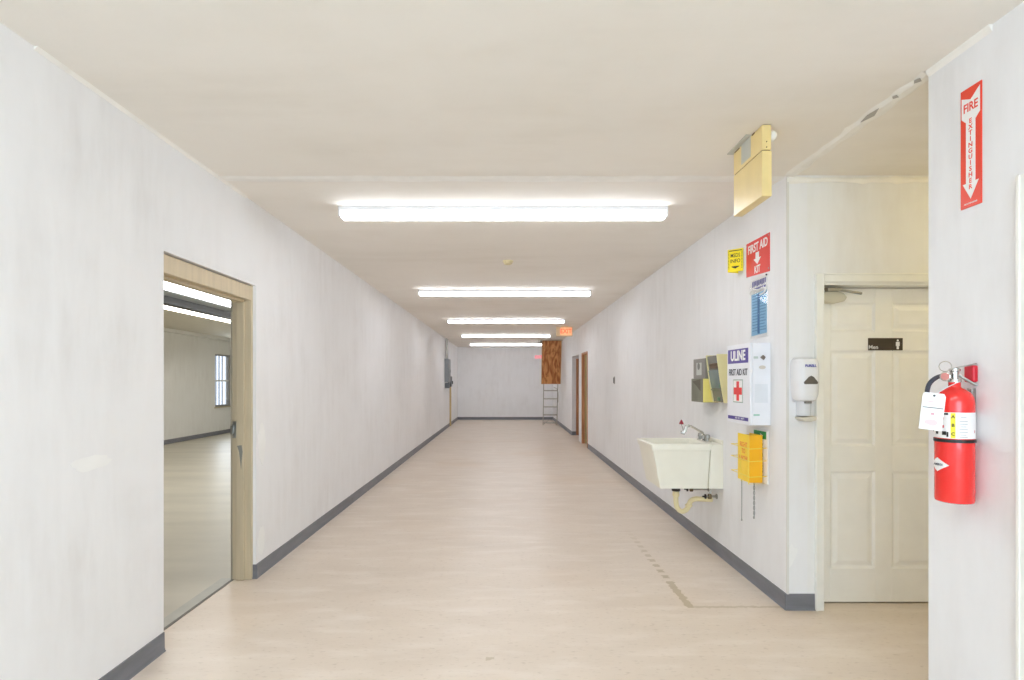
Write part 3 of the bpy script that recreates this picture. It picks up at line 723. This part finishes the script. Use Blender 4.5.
obj('cross_field', box(-0.074, 0.074, -0.1414, -0.1400, -0.125, 0.025), M_sw, dr_)
obj('cross', boxes((-0.022, 0.022, -0.1420, -0.1405, -0.118, 0.018), (-0.068, -0.022, -0.1420, -0.1405, -0.075, -0.025), (0.022, 0.068, -0.1420, -0.1405, -0.075, -0.025)), mat('cross_red', srgb(236, 60, 58), 0.4), dr_)
obj('bottom_band', box(-0.172, 0.165, -0.1412, -0.1395, -0.252, -0.228), M_pur, dr_)
text('lettering', 'FIRST AID   SAFETY', 0.018, 0.03, -0.240, -0.1413, M_sw, dr_, ex=0.0003)
# things on the near side panel
def sidebx(a, b, z0, z1, th=0.0015): return box(cw, cw+th, a, b, z0, z1)
obj('latch', prism(bmesh.new(), [(-0.072, 0.178), (-0.055, 0.195), (-0.038, 0.18), (-0.050, 0.160)], 0, cw, cw+0.012), mat('latch_brown', srgb(120, 108, 98), 0.5), t, 0.002, label='small brown grey latch')
bm = bmesh.new(); lathe(bm, [(0.001, 0), (0.022, 0.001), (0.022, 0.005), (0.016, 0.006)], (0, 0, 0), 'X', 20)
for v in bm.verts: v.co.z *= 0.55
bmesh.ops.translate(bm, verts=bm.verts, vec=(cw, -0.058, 0.112))
obj('oval_pull', bm, mat('pull_beige', srgb(214, 206, 194), 0.5), t, smooth=True)
obj('side_sticker', sidebx(-0.108, -0.02, -0.125, 0.0, 0.0008), mat('sticker_pale', srgb(228, 231, 236), 0.3), t)
obj('green_note', sidebx(-0.115, -0.075, -0.212, -0.202, 0.001), mat('note_green', srgb(150, 200, 180), 0.5), t)
obj('side_note', sidebx(-0.115, -0.085, 0.17, 0.185, 0.001), mat('note_grey', srgb(200, 212, 206), 0.5), t)

# ------------------------------------------------------------------ paper towel and glove dispensers
M_smoke = mat('smoke_plastic', srgb(116, 116, 108), 0.25, var=0.12, vscale=(6, 6, 6))
M_yelside = mat('yellowed_side', srgb(226, 218, 164), 0.4, var=0.03)
M_teal = mat('smoke_teal', srgb(118, 134, 132), 0.22, var=0.1)
t = thing('towel_dispenser', 'slanted smoky paper towel dispenser with pale yellow side beside the white cabinet', 'dispenser', (XR, 4.345, 0), RW)
z0, z1 = 1.27, 1.655
prof = [(0, z0), (-0.062, z0), (-0.092, 1.44), (-0.120, z1-0.004), (-0.112, z1), (0, z1)]
obj('side_panel', prism(bmesh.new(), prof, 0, -0.012, 0.0), M_yelside, t, 0.002, label='pale yellow side panel')
obj('side_panel', prism(bmesh.new(), prof, 0, -0.245, -0.233), M_yelside, t, 0.002)
ins = [(0, z0+0.005), (-0.054, z0+0.005), (-0.084, 1.44), (-0.112, z1-0.008), (0, z1-0.006)]
obj('cover', prism(bmesh.new(), ins, 0, -0.233, -0.012), M_smoke, t, label='smoky grey cover')
obj('window_strip', prism(bmesh.new(), [(-0.070, 1.385), (-0.078, 1.385), (-0.088, 1.44), (-0.105, 1.53), (-0.098, 1.53), (-0.080, 1.44)], 0, -0.225, -0.020), M_teal, t)
obj('towel_slot', prism(bmesh.new(), [(-0.096, 1.545), (-0.106, 1.545), (-0.113, 1.585), (-0.104, 1.585)], 0, -0.18, -0.03), mat('slot_brown', srgb(96, 74, 52), 0.5), t)
obj('lower_band', box(-0.233, -0.012, -0.079, -0.070, 1.368, 1.38), mat('band_olive', srgb(100, 104, 84), 0.5), t)
for a_ in ((-0.05, -0.02, -0.085, -0.070, 1.39, 1.42), (-0.14, -0.09, -0.064, -0.050, 1.285, 1.315)): obj('green_tab', box(*a_), mat('tab_green', srgb(70, 112, 84), 0.5), t, 0.002)
t = thing('glove_dispenser', 'smaller grey dispenser with white label, left of the slanted towel dispenser', 'dispenser', (XR, 4.62, 0), RW)
obj('upper_box', box(-0.29, 0, -0.112, 0, 1.465, 1.635), mat('box_grey', srgb(134, 130, 122), 0.4, var=0.05), t, 0.004)
obj('lower_box', box(-0.29, -0.002, -0.130, 0, 1.265, 1.465), mat('box_smoke', srgb(112, 112, 92), 0.3, var=0.14, vscale=(12, 12, 8)), t, 0.003)
obj('yellow_side', box(-0.002, 0.002, -0.129, 0, 1.267, 1.463), mat('yellow_panel', srgb(240, 226, 130), 0.4), t, label='pale yellow side panel')
obj('label', box(-0.21, -0.085, -0.1135, -0.112, 1.495, 1.60), mat('label_pale', srgb(190, 192, 186), 0.5), t)
bm = bmesh.new(); lathe(bm, [(0.03, 0), (0.03, 0.0012)], (-0.15, -0.115, 1.57), 'Y', 20); obj('label_mark', bm, mat('mark_grey', srgb(120, 120, 116), 0.5), t)
obj('inner_shelf', prism(bmesh.new(), [(-0.26, 1.44), (-0.06, 1.46), (-0.06, 1.36), (-0.15, 1.40)], 1, -0.1315, -0.1295), mat('olive_dark', srgb(92, 84, 66), 0.5), t)

# ------------------------------------------------------------------ wall-hung utility sink
t = thing('utility_sink', 'cream wall-mounted utility sink with a slanted front on the right wall', 'sink', (XR, 4.51, 0), RW)
# local x: 0 = near end, negative = far end; local y: 0 wall, negative = into the corridor
M_sink = mat('sink_cream', srgb(240, 237, 222), 0.3, var=0.02)
ZT, ZB = 0.93, 0.566
def loop(bm, x0, x1, y0, y1, z, r=0.03, n=5):
    out = []
    for cx, cy, a0 in ((x1-r, y1-r, 0), (x0+r, y1-r, PI/2), (x0+r, y0+r, PI), (x1-r, y0+r, 1.5*PI)):
        for k in range(n+1):
            a = a0+PI/2*k/n; out.append(bm.verts.new((cx+r*math.cos(a), cy+r*math.sin(a), z)))
    return out
bm = bmesh.new()
LP = [loop(bm, -0.485, -0.018, -0.512, -0.122, ZB, 0.012), loop(bm, -0.495, -0.010, -0.572, -0.104, ZT-0.055, 0.012),
      loop(bm, -0.502, -0.003, -0.580, -0.096, ZT-0.052, 0.016), loop(bm, -0.51, 0.0, -0.592, -0.094, ZT-0.006, 0.018), loop(bm, -0.506, -0.004, -0.588, -0.096, ZT, 0.018),
      loop(bm, -0.478, -0.032, -0.560, -0.125, ZT), loop(bm, -0.474, -0.036, -0.555, -0.13, ZT-0.01), loop(bm, -0.45, -0.06, -0.500, -0.15, ZB+0.03)]
for a, b in zip(LP, LP[1:]):
    n = len(a)
    for i in range(n): bm.faces.new((a[i], a[(i+1) % n], b[(i+1) % n], b[i]))
bm.faces.new(LP[0][::-1]); bm.faces.new(LP[-1]); bmesh.ops.recalc_face_normals(bm, faces=bm.faces)
obj('basin', bm, M_sink, t, smooth=True)
obj('back_section', prism(bmesh.new(), [(0, ZB), (-0.119, ZB), (-0.101, ZT-0.055), (-0.092, ZT-0.003), (0, ZT-0.003)], 0, -0.50, -0.008), M_sink, t, 0.004)
obj('backsplash', box(-0.50, -0.006, -0.014, 0, ZT-0.003, ZT+0.03), M_sink, t, 0.004)
# faucet on the back ledge
fc = thing('faucet', 'chrome gooseneck faucet with a red handled spout valve on the cream sink', 'faucet', (XR-0.05, 4.77, ZT-0.004), RW)
bm = bmesh.new(); lathe(bm, [(0.030, 0), (0.030, 0.012), (0.02, 0.02), (0.016, 0.05), (0.018, 0.056), (0.012, 0.062)], (0, -0.02, 0), n=20)
bx(bm, -0.10, 0.10, -0.045, 0.01, 0, 0.014)
obj('base', bm, M_chrome, fc, smooth=False)
bm = bmesh.new(); tube(bm, [(0, -0.02, 0.04), (0, -0.03, 0.075), (0, -0.06, 0.092), (0, -0.125, 0.128), (0, -0.155, 0.135)], 0.009, 12, 5)
obj('spout', bm, M_chrome, fc, smooth=True)
for s in (-1, 1):
    bm = bmesh.new(); lathe(bm, [(0.017, 0.012), (0.015, 0.03), (0.022, 0.036), (0.020, 0.062), (0.010, 0.068)], (s*0.085, -0.02, 0), n=14)
    obj('handle', bm, M_steel, fc, smooth=True)
bm = bmesh.new(); tube(bm, [(0, -0.145, 0.134), (0, -0.170, 0.128), (0, -0.178, 0.095), (0, -0.195, 0.070), (0, -0.215, 0.075)], [0.013, 0.015, 0.014, 0.016, 0.010], 12)
sv = obj('spout_valve', bm, mat('valve_white', srgb(214, 216, 212), 0.25, 0.6), fc, smooth=True)
bm = bmesh.new(); tube(bm, [(0, -0.192, 0.085), (0, -0.213, 0.15)], 0.004, 8); obj('valve_stem', bm, M_steel, sv)
bm = bmesh.new(); lathe(bm, [(0.020, 0), (0.018, 0.01), (0.008, 0.03), (0.003, 0.038)], (0, -0.213, 0.148), n=12); obj('valve_handle', bm, mat('handle_red', srgb(150, 40, 58), 0.4), sv, smooth=True, label='red cone handle')
bm = bmesh.new(); lathe(bm, [(0.006, 0), (0.006, 0.008)], (0, -0.217, 0.083), 'Y', 10); obj('valve_tip', bm, M_black, sv)
# plumbing
pt = thing('drain_trap', 'cream plastic drain pipe and trap bending under the sink', 'drain pipe', (XR, 4.77, 0), RW)
M_pvc = mat('pvc_cream', srgb(236, 222, 176), 0.4, var=0.04)
bm = bmesh.new(); tube(bm, [(0, -0.31, 0.50), (0, -0.31, 0.42), (0, -0.30, 0.36), (0, -0.265, 0.325), (0, -0.225, 0.335), (0, -0.20, 0.37), (0, -0.185, 0.41), (0, -0.15, 0.43), (0, -0.10, 0.43), (0, 0, 0.425)], 0.021, 14, 4)
obj('pipe', bm, M_pvc, pt, smooth=True)
bm = bmesh.new(); lathe(bm, [(0.034, 0.50), (0.036, 0.51), (0.036, 0.535), (0.024, 0.545), (0.024, 0.566)], (0, -0.31, 0), n=20)
obj('drain_nut', bm, mat('nut_black', srgb(50, 40, 34), 0.5), pt, smooth=True, label='black drain nut')
bm = bmesh.new(); lathe(bm, [(0.027, 0.455), (0.029, 0.465), (0.027, 0.495)], (0, -0.31, 0), n=16); obj('slip_nut', bm, M_pvc, pt, smooth=True)
bm = bmesh.new(); lathe(bm, [(0.028, -0.015), (0.028, 0.015)], (0, -0.20, 0.375), Matrix.Rotation(0.5, 3, 'X'), 16)
obj('slip_nut', bm, M_pvc, pt, smooth=True)
def supply(label, x, zz, reach):
    v = thing('stop_valve', label, 'valve', (XR, x, zz), RW)
    bm = bmesh.new(); tube(bm, [(0, 0, 0), (0, -reach, 0)], 0.009, 10); lathe(bm, [(0.022, 0), (0.022, -0.005)], (0, 0, 0), 'Y', 16)
    obj('stub_pipe', bm, M_steel, v)
    bm = bmesh.new(); lathe(bm, [(0.014, -0.02), (0.017, -0.01), (0.017, 0.012), (0.012, 0.022)], (0, -reach+0.02, 0), n=12)
    obj('valve_body', bm, mat('brass_dark', srgb(120, 104, 78), 0.35, 0.7), v, smooth=True)
    bm = bmesh.new(); lathe(bm, [(0.021, 0), (0.021, -0.008), (0.008, -0.012), (0.006, -0.03)], (0, -reach-0.012, 0), 'Y', 12)
    obj('valve_handle', bm, M_black, v, smooth=True)
    bm = bmesh.new(); tube(bm, [(0, -reach+0.02, 0.02), (0, -reach+0.03, 0.05), (0, -reach+0.02, 0.566-zz-0.001)], 0.006, 8, 4)
    obj('supply_tube', bm, M_steel, v, smooth=True)
supply('upper dark stop valve reaching farther out under the sink', 4.85, 0.50, 0.17)
supply('lower stubby metal stop valve by the wall under the sink', 4.66, 0.475, 0.08)

# ------------------------------------------------------------------ wire rack with yellow binder and green board
t = thing('wire_rack', 'yellow wire rack holding the yellow binder below the first aid cabinet', 'wire rack', (XR, 3.775, 0), RW)
M_wire = mat('wire_yellow', srgb(240, 214, 84), 0.4)
for zz in (0.99, 0.905, 0.80):
    bm = bmesh.new(); tube(bm, [(-0.28, -0.002, zz), (-0.28, -0.125, zz-0.004), (0.03, -0.125, zz-0.006), (0.03, -0.002, zz)], 0.0028, 6)
    obj('hoop', bm, M_wire, t)
bm = bmesh.new(); tube(bm, [(-0.12, -0.002, 1.0), (-0.12, -0.004, 0.745), (-0.12, -0.12, 0.742), (-0.12, -0.125, 0.99)], 0.0028, 6); obj('upright', bm, M_wire, t)
bm = bmesh.new(); tube(bm, [(0.0, -0.002, 1.0), (0.0, -0.004, 0.745), (0.0, -0.12, 0.742), (0.0, -0.125, 0.99)], 0.0028, 6); obj('upright', bm, M_wire, t)
b = thing('yellow_binder', 'bright yellow binder with faint red lettering standing in the wire rack', 'binder', (XR-0.020, 3.79, 0.748), RW)
M_by = mat('binder_yellow', srgb(252, 214, 48), 0.35, var=0.02)
M_bo = mat('binder_orange', srgb(248, 184, 22), 0.35, var=0.03)
obj('cover', prism(bmesh.new(), [(-0.19, 0), (0.0, 0), (0.0, 0.325), (-0.19, 0.325)], 1, -0.088, -0.083), M_by, b, 0.001)
obj('cover', box(-0.19, 0.0, -0.005, 0, 0, 0.325), M_by, b, 0.001)
obj('pages', box(-0.18, -0.01, -0.083, -0.005, 0.008, 0.315), mat('pages_amber', srgb(210, 160, 40), 0.7), b)
obj('spine', box(0.0, 0.004, -0.088, 0.0, 0, 0.325), M_bo, b, 0.001, label='orange yellow spine')
M_rt = mat('faded_red', srgb(234, 140, 66), 0.5)
for s_, zz in (('RIGHT', 0.25), ('TO', 0.205), ('KNOW', 0.155)): text('lettering', s_, 0.048, -0.095, zz, -0.0885, M_rt, b, sx=0.85, bold=0.01)
g = thing('eyewash_board', 'green and white eye wash board against the wall behind the yellow binder', 'sign', (XR-0.004, 3.835, 0.747), RW)
M_gr = mat('sign_green', srgb(34, 148, 80), 0.4)
obj('board', box(-0.105, 0.105, -0.008, 0.0, 0.0, 0.358), M_sw, g, 0.001)
obj('green_field', box(-0.100, 0.035, -0.009, -0.008, 0.012, 0.352), M_gr, g)
obj('green_header', box(0.035, 0.085, -0.009, -0.008, 0.300, 0.352), M_gr, g)
text('lettering', 'EYE WASH', 0.066, 0.032, 0.150, -0.0094, M_sw, g, rot=PI/2, sx=0.95, bold=0.03, ex=0.0004)
obj('triangle_mark', flat([(0.0, 0.310), (0.045, 0.322), (0.0, 0.336)], -0.0098, -0.0085), M_sw, g)
for k, (x, y0_, y1_, lab) in enumerate(((4.05, 0.795, 0.436, 'left of two thin grey cords hanging below the yellow binder'), (3.85, 0.745, 0.50, 'right braided grey cord hanging below the yellow binder'))):
    c = thing('hanging_cord', lab, 'cord', (XR-0.05, x, y0_), RW, 'cords below the wire rack')
    bm = bmesh.new(); L_ = y1_-y0_
    if k == 0: tube(bm, [(0, 0, 0.0), (0.002, 0, L_/2), (0, 0, L_)], 0.0032, 8, 4)
    else:
        for ph_ in (0, PI):
            tube(bm, [(0.006*math.sin(i*0.9+ph_)*(1-i/40)+0.002, 0.004*math.cos(i*0.9+ph_), L_*i/24) for i in range(25)], 0.0028, 6)
    obj('cord', bm, mat('cord_grey', srgb(150, 150, 148), 0.6), c, smooth=True)
    bm = bmesh.new(); lathe(bm, [(0.004, L_+0.004), (0.006, L_-0.002), (0.005, L_-0.012)], n=10); obj('cord_tip', bm, M_steel, c, smooth=True)

# ------------------------------------------------------------------ soap dispenser on the alcove wall
t = thing('sanitizer_dispenser', 'white hand sanitizer dispenser on the wall left of the restroom door', 'dispenser', (1.866, 3.5, 0.012))
M_disp = mat('dispenser_white', srgb(236, 236, 238), 0.25)
def shell(bm, secs):
    """lofted rounded sections; secs = (z, half width, depth, centre y)"""
    rows = []
    for z, hw, dp in secs:
        r = []
        for k in range(17):
            a = PI*k/16
            cx = -hw*math.copysign(abs(math.cos(a))**0.6, math.cos(a)); cy = -dp*abs(math.sin(a))**0.55
            r.append(bm.verts.new((cx, cy, z)))
        rows.append(r)
    for a, b in zip(rows, rows[1:]):
        for k in range(16): bm.faces.new((a[k], a[k+1], b[k+1], b[k]))
        bm.faces.new((a[16], a[0], b[0], b[16]))
    bm.faces.new(rows[0]); bm.faces.new(rows[-1]); bmesh.ops.recalc_face_normals(bm, faces=bm.faces)
    return bm
obj('cover', shell(bmesh.new(), [(1.305, 0.045, 0.075), (1.315, 0.060, 0.092), (1.345, 0.070, 0.10), (1.45, 0.075, 0.105), (1.54, 0.073, 0.102), (1.565, 0.066, 0.092), (1.572, 0.052, 0.07)]), M_disp, t, smooth=True)
obj('back_plate', box(-0.062, 0.062, -0.02, 0, 1.30, 1.578), mat('plate_pale', srgb(214, 215, 220), 0.4), t, 0.006)
obj('sensor_window', flat([(-0.038, 1.412), (0.040, 1.412), (0.044, 1.424), (0.018, 1.456), (0.002, 1.464), (-0.014, 1.456), (-0.042, 1.424)], -0.1075, -0.09), mat('window_dark', srgb(104, 96, 88), 0.3), t, 0.003)
text('lettering', 'PURELL', 0.021, -0.002, 1.524, -0.1062, mat('purell_blue', srgb(60, 60, 160), 0.4), t, bold=0.03)
bm = shell(bmesh.new(), [(1.215, 0.036, 0.060), (1.305, 0.038, 0.064)]); obj('refill', bm, mat('refill_pale', srgb(222, 224, 228), 0.25), t, smooth=True)
obj('nozzle', box(-0.02, 0.02, -0.08, -0.05, 1.292, 1.31), mat('nozzle_grey', srgb(130, 126, 120), 0.4), t, 0.003)
bm = prism(bmesh.new(), [(-0.048, 1.205), (0.045, 1.215), (0.045, 1.190), (0.01, 1.180), (-0.03, 1.182), (-0.046, 1.195)], 1, -0.09, 0)
obj('drip_tray', bm, mat('tray_beige', srgb(214, 208, 192), 0.4), t, 0.005, label='pale beige drip tray')

# ------------------------------------------------------------------ fire extinguisher
EX, EY = 1.697, 2.10
t = thing('fire_extinguisher', 'red fire extinguisher with inspection tag hanging on the near right wall', 'fire extinguisher', (EX, EY, 0.985))
M_fr = mat('extinguisher_red', srgb(238, 42, 36), 0.25, coat=0.5, var=0.01)
R0 = 0.0615
bm = bmesh.new(); lathe(bm, [(R0-0.01, 0), (R0-0.002, 0.004), (R0, 0.012), (R0, 0.375), (R0-0.003, 0.395), (R0-0.012, 0.412), (R0-0.028, 0.425), (0.022, 0.431), (0.019, 0.436), (0.019, 0.456)], n=48)
obj('cylinder', bm, M_fr, t, smooth=True)
va = math.atan2(-EY, -EX)      # direction from the bottle to the corridor axis
def patch(a0, a1, z0, z1, r, n=24, shape=None):
    """curved sticker between angles (offset from va) and heights"""
    bm = bmesh.new(); rows = []
    for i in range(n+1):
        u = i/n; a = va+a0+(a1-a0)*u
        lo, hi = (z0, z1) if shape is None else shape(u)
        rows.append([bm.verts.new((rr*math.cos(a), rr*math.sin(a), z)) for rr, z in ((r, lo), (r, hi), (r-0.001, hi), (r-0.001, lo))])
    for p, q in zip(rows, rows[1:]):
        for k in range(4): bm.faces.new((p[k], p[(k+1) % 4], q[(k+1) % 4], q[k]))
    bm.faces.new(rows[0]); bm.faces.new(rows[-1][::-1]); bmesh.ops.remove_doubles(bm, verts=bm.verts, dist=1e-6)
    bmesh.ops.recalc_face_normals(bm, faces=bm.faces); return bm
lb = obj('label_band', patch(-1.9, 2.2, 0.243, 0.340, R0+0.0006, 40), M_sw, t, smooth=True, label='white instruction label')
# image right = +x direction => increasing angle at va in the third quadrant
obj('yellow_stripe', patch(-0.18, 0.05, 0.245, 0.338, R0+0.0012, 8), mat('stripe_yellow', srgb(246, 230, 60), 0.4), lb, smooth=True)
bm = bmesh.new()
def ontan(a, z, wdt, hgt):
    c = Vector((math.cos(va+a), math.sin(va+a), 0)); s = Vector((-c.y, c.x, 0)); p = c*(R0+0.0014)+Vector((0, 0, z))
    v = [bm.verts.new(p+s*x*wdt/2+Vector((0, 0, y*hgt/2))+c*0.0004) for x, y in ((-1, -1), (1, -1), (1, 1), (-1, 1))]; bm.faces.new(v)
for i, zz in enumerate((0.322, 0.308, 0.298, 0.288, 0.278, 0.268, 0.258, 0.250)): ontan(0.42, zz, 0.026 if i % 3 else 0.018, 0.002)
obj('print_lines', bm, mat('print_grey', srgb(176, 176, 180), 0.5), lb)
for a, zz, ww, hh in ((-0.42, 0.334, 0.016, 0.007), (-0.50, 0.262, 0.014, 0.014), (-0.33, 0.258, 0.006, 0.018), (-0.95, 0.262, 0.012, 0.010)):
    bm = bmesh.new(); ontan(a, zz, ww, hh); obj('black_pictogram', bm, M_black, lb)
for a, zz, ww, hh in ((-0.60, 0.318, 0.010, 0.010), (-0.58, 0.287, 0.010, 0.010), (1.15, 0.27, 0.004, 0.010)):
    bm = bmesh.new(); ontan(a, zz, ww, hh); obj('red_pictogram', bm, mat('print_red', srgb(210, 90, 90), 0.5), lb)
def tantext(body, size, a, z, m, parent, **kw):
    """one piece of lettering tangent to the bottle at angle offset a"""
    o = text('lettering', body, size, 0, 0, 0, m, parent, ex=0.0002, **kw)
    ang = va+a; rot = Matrix.Rotation(ang+PI/2, 4, 'Z')
    o.data.transform(Matrix.Translation(((R0+0.0018)*math.cos(ang), (R0+0.0018)*math.sin(ang), z)) @ rot); return o
for ch, zz in (('A', 0.324), ('B', 0.292), ('C', 0.260)): tantext(ch, 0.016, -0.065, zz, M_black, lb, bold=0.02)
obj('black_band', patch(-PI, PI, 0.228, 0.240, R0+0.0025, 48), M_black, t, smooth=True, label='black strap band')
obj('diamond_badge', patch(-1.65, -0.25, 0.11, 0.16, R0+0.0008, 20, lambda u: (0.142-0.026*(1-abs(2*u-1)) , 0.142+0.026*(1-abs(2*u-1)))), M_sw, t, smooth=True, label='white diamond badge')
tantext('AMEREX', 0.011, -0.86, 0.142, M_txt, t, bold=0.02)
bm = bmesh.new(); lathe(bm, [(0.021, 0.452), (0.021, 0.464), (0.014, 0.466), (0.014, 0.492), (0.018, 0.494), (0.018, 0.503), (0.009, 0.507)], n=20)
vb = obj('valve_body', bm, M_chrome, t, smooth=True)
# lever and carrying handle point towards the viewer and a little to the wall
hd = Vector((1, -0.25, 0)).normalized(); hs = Vector((-hd.y, hd.x, 0))
def bar(p, q, wd, th):
    bm = bmesh.new(); p, q = Vector(p), Vector(q); d_ = (q-p).normalized(); s_ = hs; u_ = d_.cross(s_).normalized()
    v = [bm.verts.new(c+s_*a*wd/2+u_*b_*th/2) for c in (p, q) for a in (-1, 1) for b_ in (-1, 1)]
    for f in ((0,1,3,2),(4,6,7,5),(0,4,5,1),(2,3,7,6),(0,2,6,4),(1,5,7,3)): bm.faces.new([v[i] for i in f])
    bmesh.ops.recalc_face_normals(bm, faces=bm.faces); return bm
z_ = Vector((0, 0, 1))
obj('lever', bar(-hd*0.012+z_*0.502, hd*0.068+z_*0.522, 0.018, 0.004), M_steel, t, 0.001)
obj('carry_handle', bar(hd*0.0+z_*0.487, hd*0.070+z_*0.440, 0.020, 0.005), mat('handle_steel', srgb(186, 196, 190), 0.4, 0.6), t, 0.001)
bm = bmesh.new(); c = Vector((-0.035, 0.0, 0.512))
tube(bm, [c+0.019*(math.cos(2*PI*i/20)*Vector((0.78, -0.62, 0))+math.sin(2*PI*i/20)*z_) for i in range(21)], 0.0018, 6); obj('pull_ring', bm, M_chrome, t, smooth=True)
gdir = Vector((math.cos(va-0.1), math.sin(va-0.1), 0))
bm = bmesh.new(); lathe(bm, [(0.0175, 0.012), (0.0175, 0.024), (0.015, 0.026)], Vector((-0.025, 0.008, 0.474)), Matrix.Rotation(math.atan2(gdir.y, gdir.x), 3, 'Z') @ Matrix.Rotation(PI/2, 3, 'Y'), 20)
ga = obj('gauge', bm, M_chrome, t, smooth=True)
bm = bmesh.new(); lathe(bm, [(0.0135, 0.0262), (0.0135, 0.0270)], Vector((-0.025, 0.008, 0.474)), Matrix.Rotation(math.atan2(gdir.y, gdir.x), 3, 'Z') @ Matrix.Rotation(PI/2, 3, 'Y'), 20)
obj('gauge_dial', bm, mat('dial_rose', srgb(204, 130, 122), 0.4), ga)
bm = bmesh.new(); tube(bm, [(-0.008, 0.006, 0.476), (-0.035, 0.03, 0.474), (-0.058, 0.045, 0.450), (-0.066, 0.05, 0.41), (-0.054, 0.058, 0.36), (-0.02, 0.075, 0.29), (0.01, 0.078, 0.20)], 0.0085, 10, 5)
obj('hose', bm, mat('hose_black', srgb(58, 60, 72), 0.5), t, smooth=True)
obj('wall_bracket', boxes((0.055, 0.072, -0.012, 0.012, 0.30, 0.43)), M_steel, t, 0.002)
# red plate of the hanger beside the lever
obj('hanger_plate', box(0.052, 0.0725, -0.022, 0.022, 0.452, 0.516), mat('hanger_red', srgb(206, 30, 48), 0.35), t, 0.006, label='dark red hanger plate')
# inspection tag
tg = thing('inspection_tag', 'white inspection tag hanging from the neck of the fire extinguisher', 'tag', (EX-0.100, EY-0.03, 0.985+0.402))
cdir = Matrix.Rotation(math.atan2(-EX, EY)*-1*0.6, 3, 'Z')
tg.rotation_euler = (math.radians(-4), math.radians(7), math.radians(-20))
obj('card', flat([(-0.036, 0.0), (-0.030, 0.010), (0.030, 0.010), (0.036, 0.0), (0.036, -0.128), (-0.036, -0.128)], -0.001, 0), M_sw, tg)
obj('printed_line', box(-0.032, 0.032, -0.0016, -0.001, -0.047, -0.044), mat('print_dark_grey', srgb(110, 108, 110), 0.5), tg)
bm = bmesh.new(); lathe(bm, [(0.004, 0), (0.004, -0.0012)], (0.0, -0.0008, 0.0), 'Y', 12); obj('eyelet', bm, M_dark, tg)
obj('stamp', flat(blob(0, -0.10, 0.022, 0.012, 3), -0.0015, -0.0009), mat('stamp_pink', srgb(238, 206, 208), 0.6), tg)
bm = bmesh.new(); bx(bm, -0.02, 0.012, -0.0015, -0.001, -0.024, -0.022); bx(bm, -0.024, 0.02, -0.0015, -0.001, -0.034, -0.0325); bx(bm, -0.004, 0.006, -0.0015, -0.001, -0.072, -0.064)
obj('printed_text', bm, mat('print_pink', srgb(214, 160, 170), 0.6), tg)
bm = bmesh.new(); tube(bm, [(0, -0.001, 0.0), (0.03, 0.004, 0.03), (0.078, 0.018, 0.064)], 0.0012, 6, 3); obj('wire_tie', bm, M_white, tg)
